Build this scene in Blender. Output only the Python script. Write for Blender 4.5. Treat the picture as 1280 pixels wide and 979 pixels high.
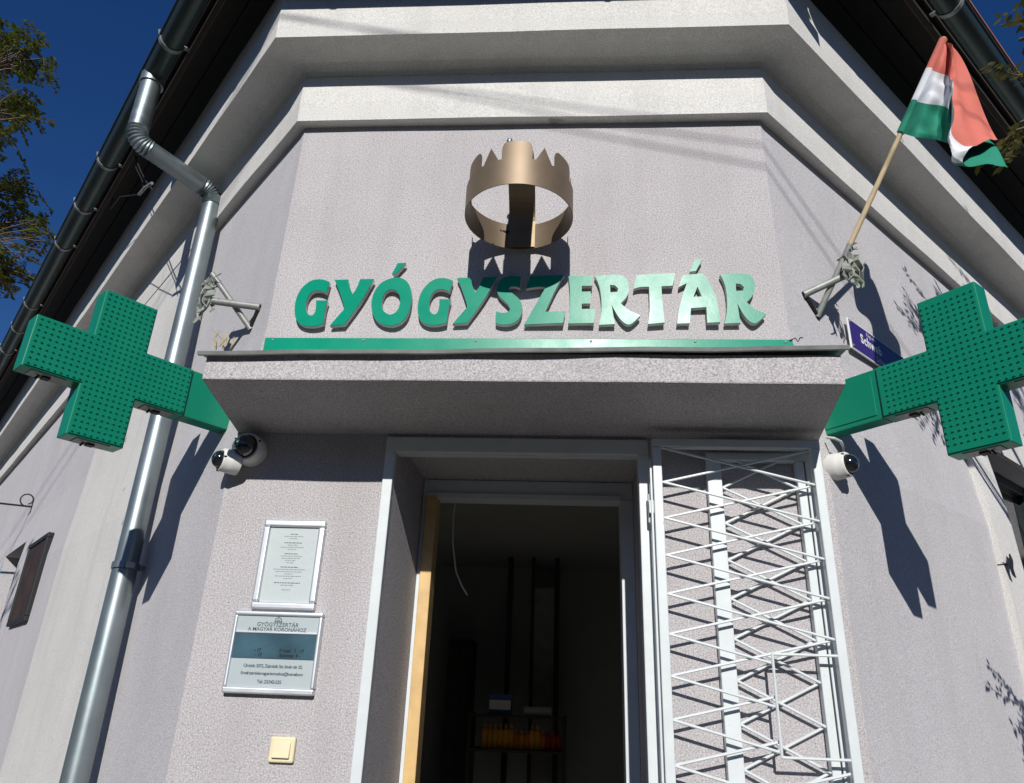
import bpy, bmesh, math, random
from mathutils import Vector, Matrix, noise as mnoise
R = math.radians
rnd = random.Random(7)
for o in list(bpy.data.objects): bpy.data.objects.remove(o, do_unlink=True)
SC = bpy.context.scene
COL = SC.collection

# ------------------------------------------------------------------ camera
F_PX = 933.5
PITCH, YAW, ROLL = R(23.25), R(-4.39), R(2.24)
CAM = Vector((0, -2.62, 1.6))
_fw = Vector((math.sin(YAW)*math.cos(PITCH), math.cos(YAW)*math.cos(PITCH), math.sin(PITCH)))
_r = Vector((math.cos(YAW), -math.sin(YAW), 0)); _u = _r.cross(_fw)
RT = _r*math.cos(ROLL)+_u*math.sin(ROLL); UP = _u*math.cos(ROLL)-_r*math.sin(ROLL)
cd = bpy.data.cameras.new('camera'); cam = bpy.data.objects.new('camera', cd); COL.objects.link(cam)
cd.sensor_width = 36; cd.lens = 36*F_PX/1280; cd.clip_start = .05; cd.clip_end = 3000
m = Matrix.Identity(4)
for i in range(3): m[i][0] = RT[i]; m[i][1] = UP[i]; m[i][2] = -_fw[i]; m[i][3] = CAM[i]
cam.matrix_world = m
SC.camera = cam

# ------------------------------------------------------------------ sky, sun, exposure
SUN_EL = R(28.2); SUN_AZ = R(2.4)           # sun stands behind the camera, square on to the corner wall
SUNV = Vector((math.sin(SUN_AZ)*math.cos(SUN_EL), -math.cos(SUN_AZ)*math.cos(SUN_EL), math.sin(SUN_EL)))
w = bpy.data.worlds.new('World'); SC.world = w; w.use_nodes = True
nt = w.node_tree; bg = nt.nodes['Background']; sky = nt.nodes.new('ShaderNodeTexSky')
sky.sky_type = 'NISHITA'; sky.sun_disc = False; sky.sun_elevation = SUN_EL; sky.sun_rotation = math.pi-SUN_AZ
sky.altitude = 200; sky.air_density = 1.0; sky.dust_density = .1; sky.ozone_density = 5.0
hs = nt.nodes.new('ShaderNodeHueSaturation'); hs.inputs['Saturation'].default_value = 1.22; hs.inputs['Hue'].default_value = .513
nt.links.new(sky.outputs[0], hs.inputs['Color']); nt.links.new(hs.outputs[0], bg.inputs[0]); bg.inputs[1].default_value = .066
sl = bpy.data.lights.new('sun', 'SUN'); sl.energy = 4.6; sl.angle = R(.5); sl.color = (1, .97, .93)
so = bpy.data.objects.new('sun', sl); COL.objects.link(so)
so.rotation_euler = (-SUNV).to_track_quat('-Z', 'Y').to_euler(); so.location = SUNV*30
SC.view_settings.view_transform = 'Standard'; SC.view_settings.look = 'None'
SC.view_settings.gamma = 1; SC.view_settings.exposure = 0; SC.view_settings.use_curve_mapping = False

# ------------------------------------------------------------------ pixels to points
def ray(x, y): return _fw+RT*((x-640)/F_PX)-UP*((y-489.5)/F_PX)
def on_plane(x, y, p0, n):
    d = ray(x, y); return CAM+d*((p0-CAM).dot(n)/d.dot(n))
def W(x, y, yy=0.0): return on_plane(x, y, Vector((0, yy, 0)), Vector((0, 1, 0)))
Z = Vector((0, 0, 1))
AL, AR = R(46), R(44)
TL = Vector((-math.cos(AL), math.sin(AL), 0)); NL = Vector((-math.sin(AL), -math.cos(AL), 0)); PL = Vector((-1.22, 0, 0))
TR_ = Vector((math.cos(AR), math.sin(AR), 0)); NR = Vector((math.sin(AR), -math.cos(AR), 0)); PR = Vector((.88, 0, 0))
def FL(s, o, z): return PL+TL*s+NL*o+Z*z
def FR(s, o, z): return PR+TR_*s+NR*o+Z*z
def interp(z, T):
    if z <= T[0][0]: return T[0][1]
    for (a, b), (c, d) in zip(T, T[1:]):
        if z <= c: return b+(d-b)*(z-a)/(c-a)
    return T[-1][1]
CL = [(0, -1.278), (2.5, -1.256), (3.0, -1.211), (4.7, -1.203)]
CR = [(0, .958), (2.5, .94), (3.0, .862), (4.7, .842)]
def cL(z): return interp(z, CL)
def cR(z): return interp(z, CR)
def oL(z): return (cL(z)-PL.x)*NL.x
def oR(z): return (cR(z)-PR.x)*NR.x
def pxL(x, y, o=0.0):
    z = 2.5
    for i in range(5): p = on_plane(x, y, PL+NL*(oL(z)+o), NL); z = p.z
    return p
def pxR(x, y, o=0.0):
    z = 2.5
    for i in range(5): p = on_plane(x, y, PR+NR*(oR(z)+o), NR); z = p.z
    return p
def sL(p): return (p-PL).dot(TL)
def sR(p): return (p-PR).dot(TR_)

# ------------------------------------------------------------------ materials
MATS = {}
def node_mat(name):
    m = bpy.data.materials.new(name); m.use_nodes = True
    return m, m.node_tree, m.node_tree.nodes['Principled BSDF']
def mat(name, col, rough=.6, metal=0.0, var=.12, vscale=9.0, bump=0.0, bscale=60.0, bdist=.004, spots=None, coat=0.0, trans=0.0, spec=.5, detail=5.0, fine=None, streak=None):
    if name in MATS: return MATS[name]
    m, nt, b = node_mat(name); N = nt.nodes; Lk = nt.links
    tc = N.new('ShaderNodeTexCoord')
    nz = N.new('ShaderNodeTexNoise'); nz.inputs['Scale'].default_value = vscale; nz.inputs['Detail'].default_value = 6; nz.inputs['Roughness'].default_value = .6
    Lk.new(tc.outputs['Object'], nz.inputs['Vector'])
    mr = N.new('ShaderNodeMapRange'); mr.inputs[1].default_value = .28; mr.inputs[2].default_value = .72
    mr.inputs[3].default_value = 1-var; mr.inputs[4].default_value = 1+var
    Lk.new(nz.outputs['Fac'], mr.inputs[0])
    mx = N.new('ShaderNodeMix'); mx.data_type = 'RGBA'; mx.blend_type = 'MULTIPLY'; mx.inputs[0].default_value = 1
    mx.inputs[6].default_value = (*col, 1); Lk.new(mr.outputs[0], mx.inputs[7])
    out = mx.outputs[2]
    if fine:                                   # grain speckle: (scale, amount)
        n2 = N.new('ShaderNodeTexNoise'); n2.inputs['Scale'].default_value = fine[0]; n2.inputs['Detail'].default_value = 3
        Lk.new(tc.outputs['Object'], n2.inputs['Vector'])
        r2 = N.new('ShaderNodeMapRange'); r2.inputs[1].default_value = .3; r2.inputs[2].default_value = .7; r2.inputs[3].default_value = 1-fine[1]; r2.inputs[4].default_value = 1+fine[1]
        Lk.new(n2.outputs['Fac'], r2.inputs[0])
        x2 = N.new('ShaderNodeMix'); x2.data_type = 'RGBA'; x2.blend_type = 'MULTIPLY'; x2.inputs[0].default_value = 1
        Lk.new(out, x2.inputs[6]); Lk.new(r2.outputs[0], x2.inputs[7]); out = x2.outputs[2]
    if streak:                                 # vertical dirt runs: (colour, amount)
        mp = N.new('ShaderNodeMapping'); mp.inputs['Scale'].default_value = (7, 7, .7); Lk.new(tc.outputs['Object'], mp.inputs['Vector'])
        n3 = N.new('ShaderNodeTexNoise'); n3.inputs['Scale'].default_value = 1; n3.inputs['Detail'].default_value = 6; Lk.new(mp.outputs[0], n3.inputs['Vector'])
        r3 = N.new('ShaderNodeMapRange'); r3.inputs[1].default_value = .5; r3.inputs[2].default_value = .75; r3.inputs[3].default_value = 0; r3.inputs[4].default_value = streak[1]
        Lk.new(n3.outputs['Fac'], r3.inputs[0])
        x3 = N.new('ShaderNodeMix'); x3.data_type = 'RGBA'; Lk.new(r3.outputs[0], x3.inputs[0]); Lk.new(out, x3.inputs[6]); x3.inputs[7].default_value = (*streak[0], 1); out = x3.outputs[2]
    if spots:                                  # sparse small stains; on stucco the dark of pits, put into colour: (scale, threshold, colour)
        n4 = N.new('ShaderNodeTexNoise'); n4.inputs['Scale'].default_value = spots[0]; n4.inputs['Detail'].default_value = 2
        Lk.new(tc.outputs['Object'], n4.inputs['Vector'])
        r4 = N.new('ShaderNodeMapRange'); r4.inputs[1].default_value = spots[1]; r4.inputs[2].default_value = spots[1]+.04; Lk.new(n4.outputs['Fac'], r4.inputs[0])
        x4 = N.new('ShaderNodeMix'); x4.data_type = 'RGBA'; Lk.new(r4.outputs[0], x4.inputs[0]); Lk.new(out, x4.inputs[6]); x4.inputs[7].default_value = (*spots[2], 1); out = x4.outputs[2]
    Lk.new(out, b.inputs['Base Color'])
    rr = N.new('ShaderNodeMapRange'); rr.inputs[3].default_value = max(0.02, rough-.08); rr.inputs[4].default_value = min(1, rough+.08)
    Lk.new(nz.outputs['Fac'], rr.inputs[0]); Lk.new(rr.outputs[0], b.inputs['Roughness'])
    b.inputs['Metallic'].default_value = metal; b.inputs['Specular IOR Level'].default_value = spec
    b.inputs['Coat Weight'].default_value = coat; b.inputs['Coat Roughness'].default_value = .12
    if trans: b.inputs['Transmission Weight'].default_value = trans
    if bump:
        nb = N.new('ShaderNodeTexNoise'); nb.inputs['Scale'].default_value = bscale; nb.inputs['Detail'].default_value = detail; nb.inputs['Roughness'].default_value = .72
        Lk.new(tc.outputs['Object'], nb.inputs['Vector'])
        bp = N.new('ShaderNodeBump'); bp.inputs['Strength'].default_value = bump; bp.inputs['Distance'].default_value = bdist
        Lk.new(nb.outputs['Fac'], bp.inputs['Height']); Lk.new(bp.outputs[0], b.inputs['Normal'])
    MATS[name] = m
    return m

STUCCO = mat('rough_stucco', (.482, .458, .460), .95, var=.06, vscale=2.2, bump=.62, bscale=175, bdist=.008, fine=(190, .34), spots=(125, .64, (.29, .27, .268)), spec=.2, streak=((.35, .325, .32), .3))
STUCCO_S = mat('smooth_stucco', (.515, .50, .51), .95, var=.06, vscale=1.7, bump=.5, bscale=170, bdist=.006, fine=(185, .24), spots=(110, .67, (.35, .33, .335)), spec=.2, streak=((.43, .41, .415), .35))
WHITEP = mat('white_plaster', (.64, .63, .60), .95, var=.05, vscale=2.5, bump=.5, bscale=160, bdist=.006, fine=(180, .20), spots=(9, .74, (.4, .38, .35)), spec=.2, streak=((.47, .46, .43), .4))
PAINT = mat('white_gloss_paint', (.60, .64, .64), .4, var=.05, vscale=14, bump=.15, bscale=40, bdist=.002, spots=(26, .73, (.42, .38, .33)))
GREEN = mat('green_sign_enamel', (.003, .205, .118), .34, var=.05, vscale=6, bump=.08, bscale=12, bdist=.002)
GREENL = mat('green_letter_film', (.0, .25, .150), .28, var=.04, vscale=9, bump=.10, bscale=9, bdist=.004, fine=(260, .05), spec=.15)
LED = mat('led_lens_green', (.004, .17, .105), .2, var=.2, vscale=70)
LETTERSIDE = mat('pale_grey_foam', (.55, .54, .52), .8, var=.08, vscale=30)
BRONZE = mat('bronze_paint', (.215, .16, .105), .5, metal=.5, var=.08, vscale=12, bump=.08, bscale=90, bdist=.001)
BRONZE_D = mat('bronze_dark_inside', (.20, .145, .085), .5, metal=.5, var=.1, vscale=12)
ZINC = mat('galvanised_steel', (.25, .295, .305), .42, metal=.75, var=.12, vscale=7, bump=.10, bscale=18, bdist=.002, streak=((.36, .39, .40), .35))
ZINC_D = mat('weathered_zinc', (.30, .32, .30), .55, metal=.5, var=.2, vscale=14, bump=.3, bscale=25, bdist=.004, spots=(40, .7, (.5, .5, .47)))
GUTTER = mat('dark_green_zinc', (.055, .075, .07), .38, metal=.6, var=.2, vscale=6, bump=.1, bscale=10)
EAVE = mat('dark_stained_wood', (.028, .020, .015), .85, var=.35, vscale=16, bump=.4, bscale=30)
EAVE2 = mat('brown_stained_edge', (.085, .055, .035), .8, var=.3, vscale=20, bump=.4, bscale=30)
TILE = mat('clay_roof_tile', (.30, .12, .07), .85, var=.25, vscale=8, bump=.4, bscale=20)
PINE = mat('varnished_pine', (.60, .40, .17), .45, var=.18, vscale=11, bump=.15, bscale=30, spots=(18, .74, (.22, .10, .03)))
PALEWOOD = mat('pale_pole_wood', (.55, .43, .26), .6, var=.15, vscale=30)
ALU = mat('satin_aluminium', (.66, .69, .71), .42, metal=.75, var=.04, vscale=12)
PAPER = mat('white_paper', (.46, .51, .505), .6, var=.03, vscale=14, bump=.3, bscale=16, bdist=.006)
INK = mat('grey_print', (.07, .10, .11), .7, var=.1)
INKL = mat('faint_grey_print', (.20, .235, .24), .7, var=.12)
LCD = mat('display_glass', (.05, .10, .13), .1, var=.3, vscale=8, spec=.7)
LCDINK = mat('display_black', (.006, .012, .015), .4)
PLATE = mat('pale_plaque_plastic', (.40, .455, .46), .35, var=.03, vscale=8)
IVORY = mat('ivory_plastic', (.72, .64, .42), .4, var=.05, vscale=14)
PLASTIC = mat('white_camera_plastic', (.68, .68, .64), .38, var=.04, vscale=18)
GLASSB = mat('black_dome_glass', (.008, .010, .012), .05, var=.2, spec=.8, coat=1.0)
BLACK = mat('black_rubber', (.012, .012, .012), .6)
SIGNB = mat('blue_sign_enamel', (.045, .025, .17), .25, var=.08, vscale=20)
SIGNW = mat('white_sign_enamel', (.78, .78, .78), .3, var=.04)
STEEL = mat('grey_painted_tube', (.30, .31, .29), .5, metal=.3, var=.2, vscale=25, bump=.2, bscale=40, spots=(45, .68, (.16, .12, .09)))
SCRAP = mat('weathered_tape', (.26, .28, .24), .85, var=.3, vscale=25, bump=.4, bscale=40)
RED = mat('flag_red', (.58, .15, .11), .8, var=.08, vscale=14, bump=.2, bscale=300, bdist=.001)
WHITE = mat('flag_white', (.66, .68, .71), .8, var=.05, vscale=14, bump=.2, bscale=300, bdist=.001)
FGREEN = mat('flag_green', (.008, .21, .13), .8, var=.08, vscale=14, bump=.2, bscale=300, bdist=.001)
DRYGRASS = mat('dry_stalk', (.45, .37, .22), .9, var=.3, vscale=30)
INT = mat('interior_plaster', (.40, .42, .41), .9, var=.05, vscale=3)
INTD = mat('interior_dark_wood', (.035, .030, .026), .6, var=.2)
INTF = mat('interior_floor_tile', (.34, .31, .27), .5, var=.15)
BARK = mat('tree_bark', (.12, .09, .065), .95, var=.35, vscale=10, bump=.8, bscale=14, bdist=.02)
ASPH = mat('asphalt', (.042, .042, .044), .9, var=.15, vscale=3, bump=.5, bscale=90, fine=(120, .2))
PAVE = mat('concrete_paving', (.15, .14, .13), .9, var=.12, vscale=2, bump=.4, bscale=60, fine=(90, .1))
KERB = mat('kerb_stone', (.30, .29, .27), .9, var=.1, vscale=4, bump=.4, bscale=60)
BOARDP = mat('brown_painted_panel', (.034, .017, .012), .75, var=.7, vscale=7)
CABLE = mat('black_cable', (.02, .02, .02), .6)
PWOOD = mat('utility_pole_wood', (.16, .13, .10), .9, var=.3, vscale=9, bump=.5, bscale=20)
WINGL = mat('dark_window_glass', (.02, .024, .027), .06, var=.2, spec=.8)
WINF = mat('dark_green_window_paint', (.018, .026, .024), .5, var=.2, vscale=12)
def leafmat(name, c1, c2):
    m, nt, b = node_mat(name); N = nt.nodes
    g = N.new('ShaderNodeNewGeometry'); r = N.new('ShaderNodeValToRGB')
    r.color_ramp.elements[0].color = (*c1, 1); r.color_ramp.elements[1].color = (*c2, 1)
    nt.links.new(g.outputs['Random Per Island'], r.inputs[0]); nt.links.new(r.outputs[0], b.inputs['Base Color'])
    b.inputs['Roughness'].default_value = .6
    tr = N.new('ShaderNodeBsdfTranslucent'); mx = N.new('ShaderNodeMixShader'); mx.inputs[0].default_value = .25
    nt.links.new(r.outputs[0], tr.inputs[0]); nt.links.new(b.outputs[0], mx.inputs[1]); nt.links.new(tr.outputs[0], mx.inputs[2])
    nt.links.new(mx.outputs[0], N['Material Output'].inputs[0]); return m
LEAF1 = leafmat('olive_leaf', (.05, .11, .014), (.21, .23, .035))
LEAF2 = leafmat('autumn_leaf', (.06, .08, .015), (.22, .19, .04))

# ------------------------------------------------------------------ mesh builder
class MB:
    def __init__(s): s.v = []; s.f = []; s.mi = []; s.cur = 0
    def face(s, pts):
        n = len(s.v); s.v += [Vector(p) for p in pts]; s.f.append(list(range(n, n+len(pts)))); s.mi.append(s.cur)
    def add(s, vs, fs):
        n = len(s.v); s.v += [Vector(p) for p in vs]
        for f in fs: s.f.append([n+i for i in f]); s.mi.append(s.cur)
    def hexa(s, P):      # 8 points: bottom ring 0-3, top ring 4-7
        s.add(P, [(3, 2, 1, 0), (4, 5, 6, 7), (0, 1, 5, 4), (1, 2, 6, 5), (2, 3, 7, 6), (3, 0, 4, 7)])
    def box(s, o, ax, ay, az, x0, x1, y0, y1, z0, z1):
        P = [o+ax*x+ay*y+az*z for z in (z0, z1) for x, y in ((x0, y0), (x1, y0), (x1, y1), (x0, y1))]
        s.hexa(P)
    def wbox(s, x0, x1, y0, y1, z0, z1): s.box(Vector((0, 0, 0)), Vector((1, 0, 0)), Vector((0, 1, 0)), Z, x0, x1, y0, y1, z0, z1)
    def tube(s, path, r, n=8, cap=True, close_r=None):
        path = [Vector(p) for p in path]; k = len(path)
        rs = r if isinstance(r, (list, tuple)) else [r]*k
        t0 = (path[1]-path[0]).normalized(); a = t0.orthogonal().normalized(); rings = []
        for i, p in enumerate(path):
            if i == 0: t = t0
            elif i == k-1: t = (path[-1]-path[-2]).normalized()
            else: t = ((path[i+1]-p).normalized()+(p-path[i-1]).normalized()).normalized()
            a = (a-t*a.dot(t)).normalized(); b = t.cross(a)
            rings.append([p+(a*math.cos(2*math.pi*j/n)+b*math.sin(2*math.pi*j/n))*rs[i] for j in range(n)])
        n0 = len(s.v)
        for q in rings: s.v += q
        for i in range(k-1):
            for j in range(n):
                s.f.append([n0+i*n+j, n0+i*n+(j+1) % n, n0+(i+1)*n+(j+1) % n, n0+(i+1)*n+j]); s.mi.append(s.cur)
        if cap:
            s.f.append([n0+j for j in reversed(range(n))]); s.mi.append(s.cur)
            s.f.append([n0+(k-1)*n+j for j in range(n)]); s.mi.append(s.cur)
    def lathe(s, o, ax, prof, n=20):     # prof: (radius, distance along ax)
        a = ax.orthogonal().normalized(); b = ax.cross(a); n0 = len(s.v)
        for r, d in prof: s.v += [o+ax*d+(a*math.cos(2*math.pi*j/n)+b*math.sin(2*math.pi*j/n))*max(r, 1e-4) for j in range(n)]
        for i in range(len(prof)-1):
            for j in range(n):
                s.f.append([n0+i*n+j, n0+i*n+(j+1) % n, n0+(i+1)*n+(j+1) % n, n0+(i+1)*n+j]); s.mi.append(s.cur)
        s.f.append([n0+j for j in reversed(range(n))]); s.mi.append(s.cur)
        s.f.append([n0+(len(prof)-1)*n+j for j in range(n)]); s.mi.append(s.cur)
    def prism(s, poly, d):               # planar polygon pushed along d
        k = len(poly); P = [Vector(p) for p in poly]
        s.add(P+[p+d for p in P], [list(reversed(range(k))), list(range(k, 2*k))]+[(i, (i+1) % k, k+(i+1) % k, k+i) for i in range(k)])
    def build(s, name, mats, parent=None, smooth=False, bevel=0, seg=2):
        me = bpy.data.meshes.new(name); me.from_pydata([tuple(v) for v in s.v], [], s.f)
        for mm in (mats if isinstance(mats, (list, tuple)) else [mats]): me.materials.append(mm)
        me.polygons.foreach_set('material_index', s.mi)
        bm = bmesh.new(); bm.from_mesh(me); bmesh.ops.remove_doubles(bm, verts=bm.verts, dist=1e-5)
        bmesh.ops.recalc_face_normals(bm, faces=bm.faces); bm.to_mesh(me); bm.free()
        if smooth:
            me.polygons.foreach_set('use_smooth', [True]*len(me.polygons))
            me.set_sharp_from_angle(angle=R(40))
        o = bpy.data.objects.new(name, me); COL.objects.link(o)
        if parent: o.parent = parent
        if bevel:
            bv = o.modifiers.new('bevel', 'BEVEL'); bv.width = bevel; bv.segments = seg; bv.limit_method = 'ANGLE'; bv.angle_limit = R(35)
        return o
def tag(o, label=None, cat=None, group=None, kind=None):
    if label: o['label'] = label
    if cat: o['category'] = cat
    if group: o['group'] = group
    if kind: o['kind'] = kind
    return o
def thing(name, label, cat, group=None, loc=(0, 0, 0)):
    o = bpy.data.objects.new(name, None); COL.objects.link(o); o.empty_display_size = .1
    return tag(o, label, cat, group)
def curve_mesh(name, polys, depth, place, mats, parent, bev=0.0):
    """flat outlines with holes, filled and extruded; place maps (x, y, depth) to the world"""
    cu = bpy.data.curves.new(name, 'CURVE'); cu.dimensions = '2D'; cu.fill_mode = 'BOTH'
    for P in polys:
        sp = cu.splines.new('POLY'); sp.points.add(len(P)-1); sp.use_cyclic_u = True
        for i, (x, y) in enumerate(P): sp.points[i].co = (x, y, 0, 1)
    cu.extrude = depth/2
    return from_curve(cu, name, place, mats, parent)
def from_curve(cu, name, place, mats, parent):
    to = bpy.data.objects.new('tmp', cu); COL.objects.link(to)
    bpy.context.view_layer.update()
    me = bpy.data.meshes.new_from_object(to.evaluated_get(bpy.context.evaluated_depsgraph_get()))
    bpy.data.objects.remove(to, do_unlink=True); bpy.data.curves.remove(cu)
    for v in me.vertices: v.co = place(v.co.x, v.co.y, v.co.z)
    me.name = name; me.materials.clear()
    for mm in (mats if isinstance(mats, (list, tuple)) else [mats]): me.materials.append(mm)
    o = bpy.data.objects.new(name, me); COL.objects.link(o); o.parent = parent
    return o
def text(s, size, place, mm, parent, name='lettering', align='CENTER', spacing=1.0, bold=0.0):
    cu = bpy.data.curves.new(name, 'FONT'); cu.body = s; cu.size = size; cu.align_x = align; cu.align_y = 'CENTER'
    cu.space_character = spacing; cu.offset = bold; cu.extrude = 0; cu.resolution_u = 3
    return from_curve(cu, name, place, mm, parent)
def smooth_poly(P, it=2):
    """Chaikin-like rounding that keeps corners sharper than about 50 degrees of turn"""
    for _ in range(it):
        Q = []; n = len(P)
        for i in range(n):
            a, b, c = Vector(P[i-1]), Vector(P[i]), Vector(P[(i+1) % n])
            u, v = (b-a), (c-b)
            ang = abs(u.angle_signed(v, 0)) if u.length > 1e-6 and v.length > 1e-6 else 0
            if ang > R(46): Q.append(tuple(b))
            else: Q.append(tuple(b.lerp(a, .25))); Q.append(tuple(b.lerp(c, .25)))
        P = Q
    return P

# ------------------------------------------------------------------ the setting
g = MB(); g.face([(-600, -600, -.13), (600, -600, -.13), (600, 600, -.13), (-600, 600, -.13)])
tag(g.build('ground', ASPH), kind='structure')
pv = MB()
def offset_corner(ol, of, z=0, cl=None, cr=None):
    """corner points of the wall line pushed out by ol / of / or_ """
    return None
def eave_pts(ol, of, orr, z, far=11.0):
    cl, cr = cL(z), cR(z)
    # left line: points q with (q-(cl,0)).NL = ol ; front line: y=-of
    xl = cl+(ol+of*NL.y)/NL.x if False else cl+((ol)-(-of)*NL.y)/NL.x
    xr = cr+((orr)-(-of)*NR.y)/NR.x
    a = Vector((xl, -of, z)); b = Vector((xr, -of, z))
    return [a+TL*far, a, b, b+TR_*far]
E0 = eave_pts(-.3, -.3, -.3, 0, 14); E1 = eave_pts(2.0, 2.0, 2.0, 0, 14)
for i in range(3):
    pv.hexa([Vector((p.x, p.y, z)) for z in (-.14, 0) for p in (E0[i], E0[i+1], E1[i+1], E1[i])])
pvo = tag(pv.build('pavement', PAVE), kind='structure')
kb = MB(); E2 = eave_pts(2.13, 2.13, 2.13, 0, 14)
for i in range(3):
    kb.hexa([Vector((p.x, p.y, z)) for z in (-.14, .004) for p in (E1[i], E1[i+1], E2[i+1], E2[i])])
tag(kb.build('kerb', KERB), kind='structure')

# ------------------------------------------------------------------ the building
B = thing('corner_building', 'lilac-grey stucco corner building with white cornice and open doorway', 'building')
OX0, OX1, OZ, RD = -.628, .281, 2.538, .62      # door opening and depth of its reveal
WZ = [0, .6, 1.2, 1.8, 2.3, 2.5, OZ, 2.75, 3.0, 3.5, 4.0, 4.7]
def jit(p, a=.0025, f=2.3): return a*mnoise.noise(Vector(p)*f)
wl = MB()
for z0, z1 in zip(WZ, WZ[1:]):
    cols0 = [cL(z0), OX0, OX1, cR(z0)]; cols1 = [cL(z1), OX0, OX1, cR(z1)]
    for i in range(3):
        if i == 1 and z1 <= OZ+1e-6: continue
        wl.face([(cols0[i], 0, z0), (cols0[i+1], 0, z0), (cols1[i+1], 0, z1), (cols1[i], 0, z1)])
# reveal of the doorway, narrowing inwards
RD = .49; IX0, IX1 = W(522, 724, RD).x-.004, W(792, 700, RD).x+.004; IZ = W(640, 603, RD).z+.004
wl.face([(OX0, 0, 0), (OX0, 0, OZ), (IX0, RD, IZ), (IX0, RD, 0)]); wl.face([(IX0, RD, 0), (IX0, RD, IZ), (IX0, RD+.25, IZ), (IX0, RD+.25, 0)])
wl.face([(OX1, 0, 0), (OX1, 0, OZ), (IX1, RD, IZ), (IX1, RD, 0)]); wl.face([(IX1, RD, 0), (IX1, RD, IZ), (IX1, RD+.25, IZ), (IX1, RD+.25, 0)])
wl.face([(OX0, 0, OZ), (OX1, 0, OZ), (IX1, RD, IZ), (IX0, RD, IZ)]); wl.face([(IX0, RD, IZ), (IX1, RD, IZ), (IX1, RD+.25, IZ), (IX0, RD+.25, IZ)])
wl.build('corner_wall', STUCCO, B)
# side walls; the right one has a window opening
def side_wall(F, c, o, spans):
    mb = MB()
    for z0, z1 in zip(WZ, WZ[1:]):
        for s0, s1, a, b in spans:
            if a is not None and z0 >= a-1e-6 and z1 <= b+1e-6: continue
            mb.face([F(s0, o(z0), z0), F(s1, o(z0), z0), F(s1, o(z1), z1), F(s0, o(z1), z1)])
    return mb
def corner_s(o, N, T, P, c, z):  # s of the arris at height z
    return (Vector((c(z), 0, 0))-P).dot(T)
def side(F, T, P, c, o, wins, name):
    mb = MB()
    for z0, z1 in zip(WZ2, WZ2[1:]):
        cuts = [None]+sorted(sum([[a, b] for a, b, _, _ in wins], []))+[11.0]
        for k in range(len(cuts)-1):
            s0, s1 = cuts[k], cuts[k+1]
            if any(a-1e-6 <= (s0 if s0 is not None else -9) and s1 <= b+1e-6 and z0 >= za-1e-6 and z1 <= zb+1e-6 for a, b, za, zb in wins): continue
            a0 = s0 if s0 is not None else (Vector((c(z0), 0, 0))-P).dot(T); a1 = s0 if s0 is not None else (Vector((c(z1), 0, 0))-P).dot(T)
            mb.face([F(a0, o(z0), z0), F(s1, o(z0), z0), F(s1, o(z1), z1), F(a1, o(z1), z1)])
    for a, b, za, zb in wins:          # reveals
        D = -.22
        for (p, q) in (((a, za), (a, zb)), ((a, zb), (b, zb)), ((b, zb), (b, za)), ((b, za), (a, za))):
            mb.face([F(p[0], o(p[1]), p[1]), F(q[0], o(q[1]), q[1]), F(q[0], D, q[1]), F(p[0], D, p[1])])
    return mb.build(name, STUCCO_S, B)
WIN_L = (4.75, 5.80, .95, 2.78); WR0 = (sR(pxR(1240, 575, .03))+sR(pxR(1280, 730, .03)))/2; WRS = (sR(pxR(1229, 620, .03))+sR(pxR(1280, 800, .03)))/2
print('window right', WR0, WRS)
WIN_R = (WR0, WR0+1.05, .95, 3.0)
WZ2 = sorted(set(WZ+[WIN_L[2], WIN_L[3], WIN_R[2], WIN_R[3]]))
side(FL, TL, PL, cL, oL, [WIN_L], 'side_wall')
side(FR, TR_, PR, cR, oR, [WIN_R], 'side_wall')
def window(F, o, win, name='window'):
    a, b, za, zb = win; mb = MB(); e = .06
    ax = (F(1, 0, 0)-F(0, 0, 0)); ay = (F(0, 1, 0)-F(0, 0, 0)); O = F(0, 0, 0)
    for q in ((a, a+e, za, zb), (b-e, b, za, zb), (a+e, b-e, za, za+e), (a+e, b-e, zb-e, zb), ((a+b)/2-.035, (a+b)/2+.035, za+e, zb-e), (a+e, (a+b)/2-.035, zb-.58, zb-.53), ((a+b)/2+.035, b-e, zb-.58, zb-.53)):
        mb.box(O, ax, ay, Z, q[0], q[1], -.19, -.12, q[2], q[3])
    wo = mb.build(name, WINF, B, bevel=.004)
    for s0, s1 in ((a+e, (a+b)/2-.035), ((a+b)/2+.035, b-e)):
        for z0, z1 in ((za+e, zb-.58), (zb-.53, zb-e)):
            p = MB(); p.box(O, ax, ay, Z, s0, s1, -.16, -.15, z0, z1); p.build('pane', WINGL, wo)
    sill = MB(); sill.box(O, ax, ay, Z, a-.06, b+.06, -.11, .06+o(za), za-.05, za-.004); sill.build('sill', WHITEP, wo)
window(FL, oL, WIN_L); window(FR, oR, WIN_R)
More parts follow.
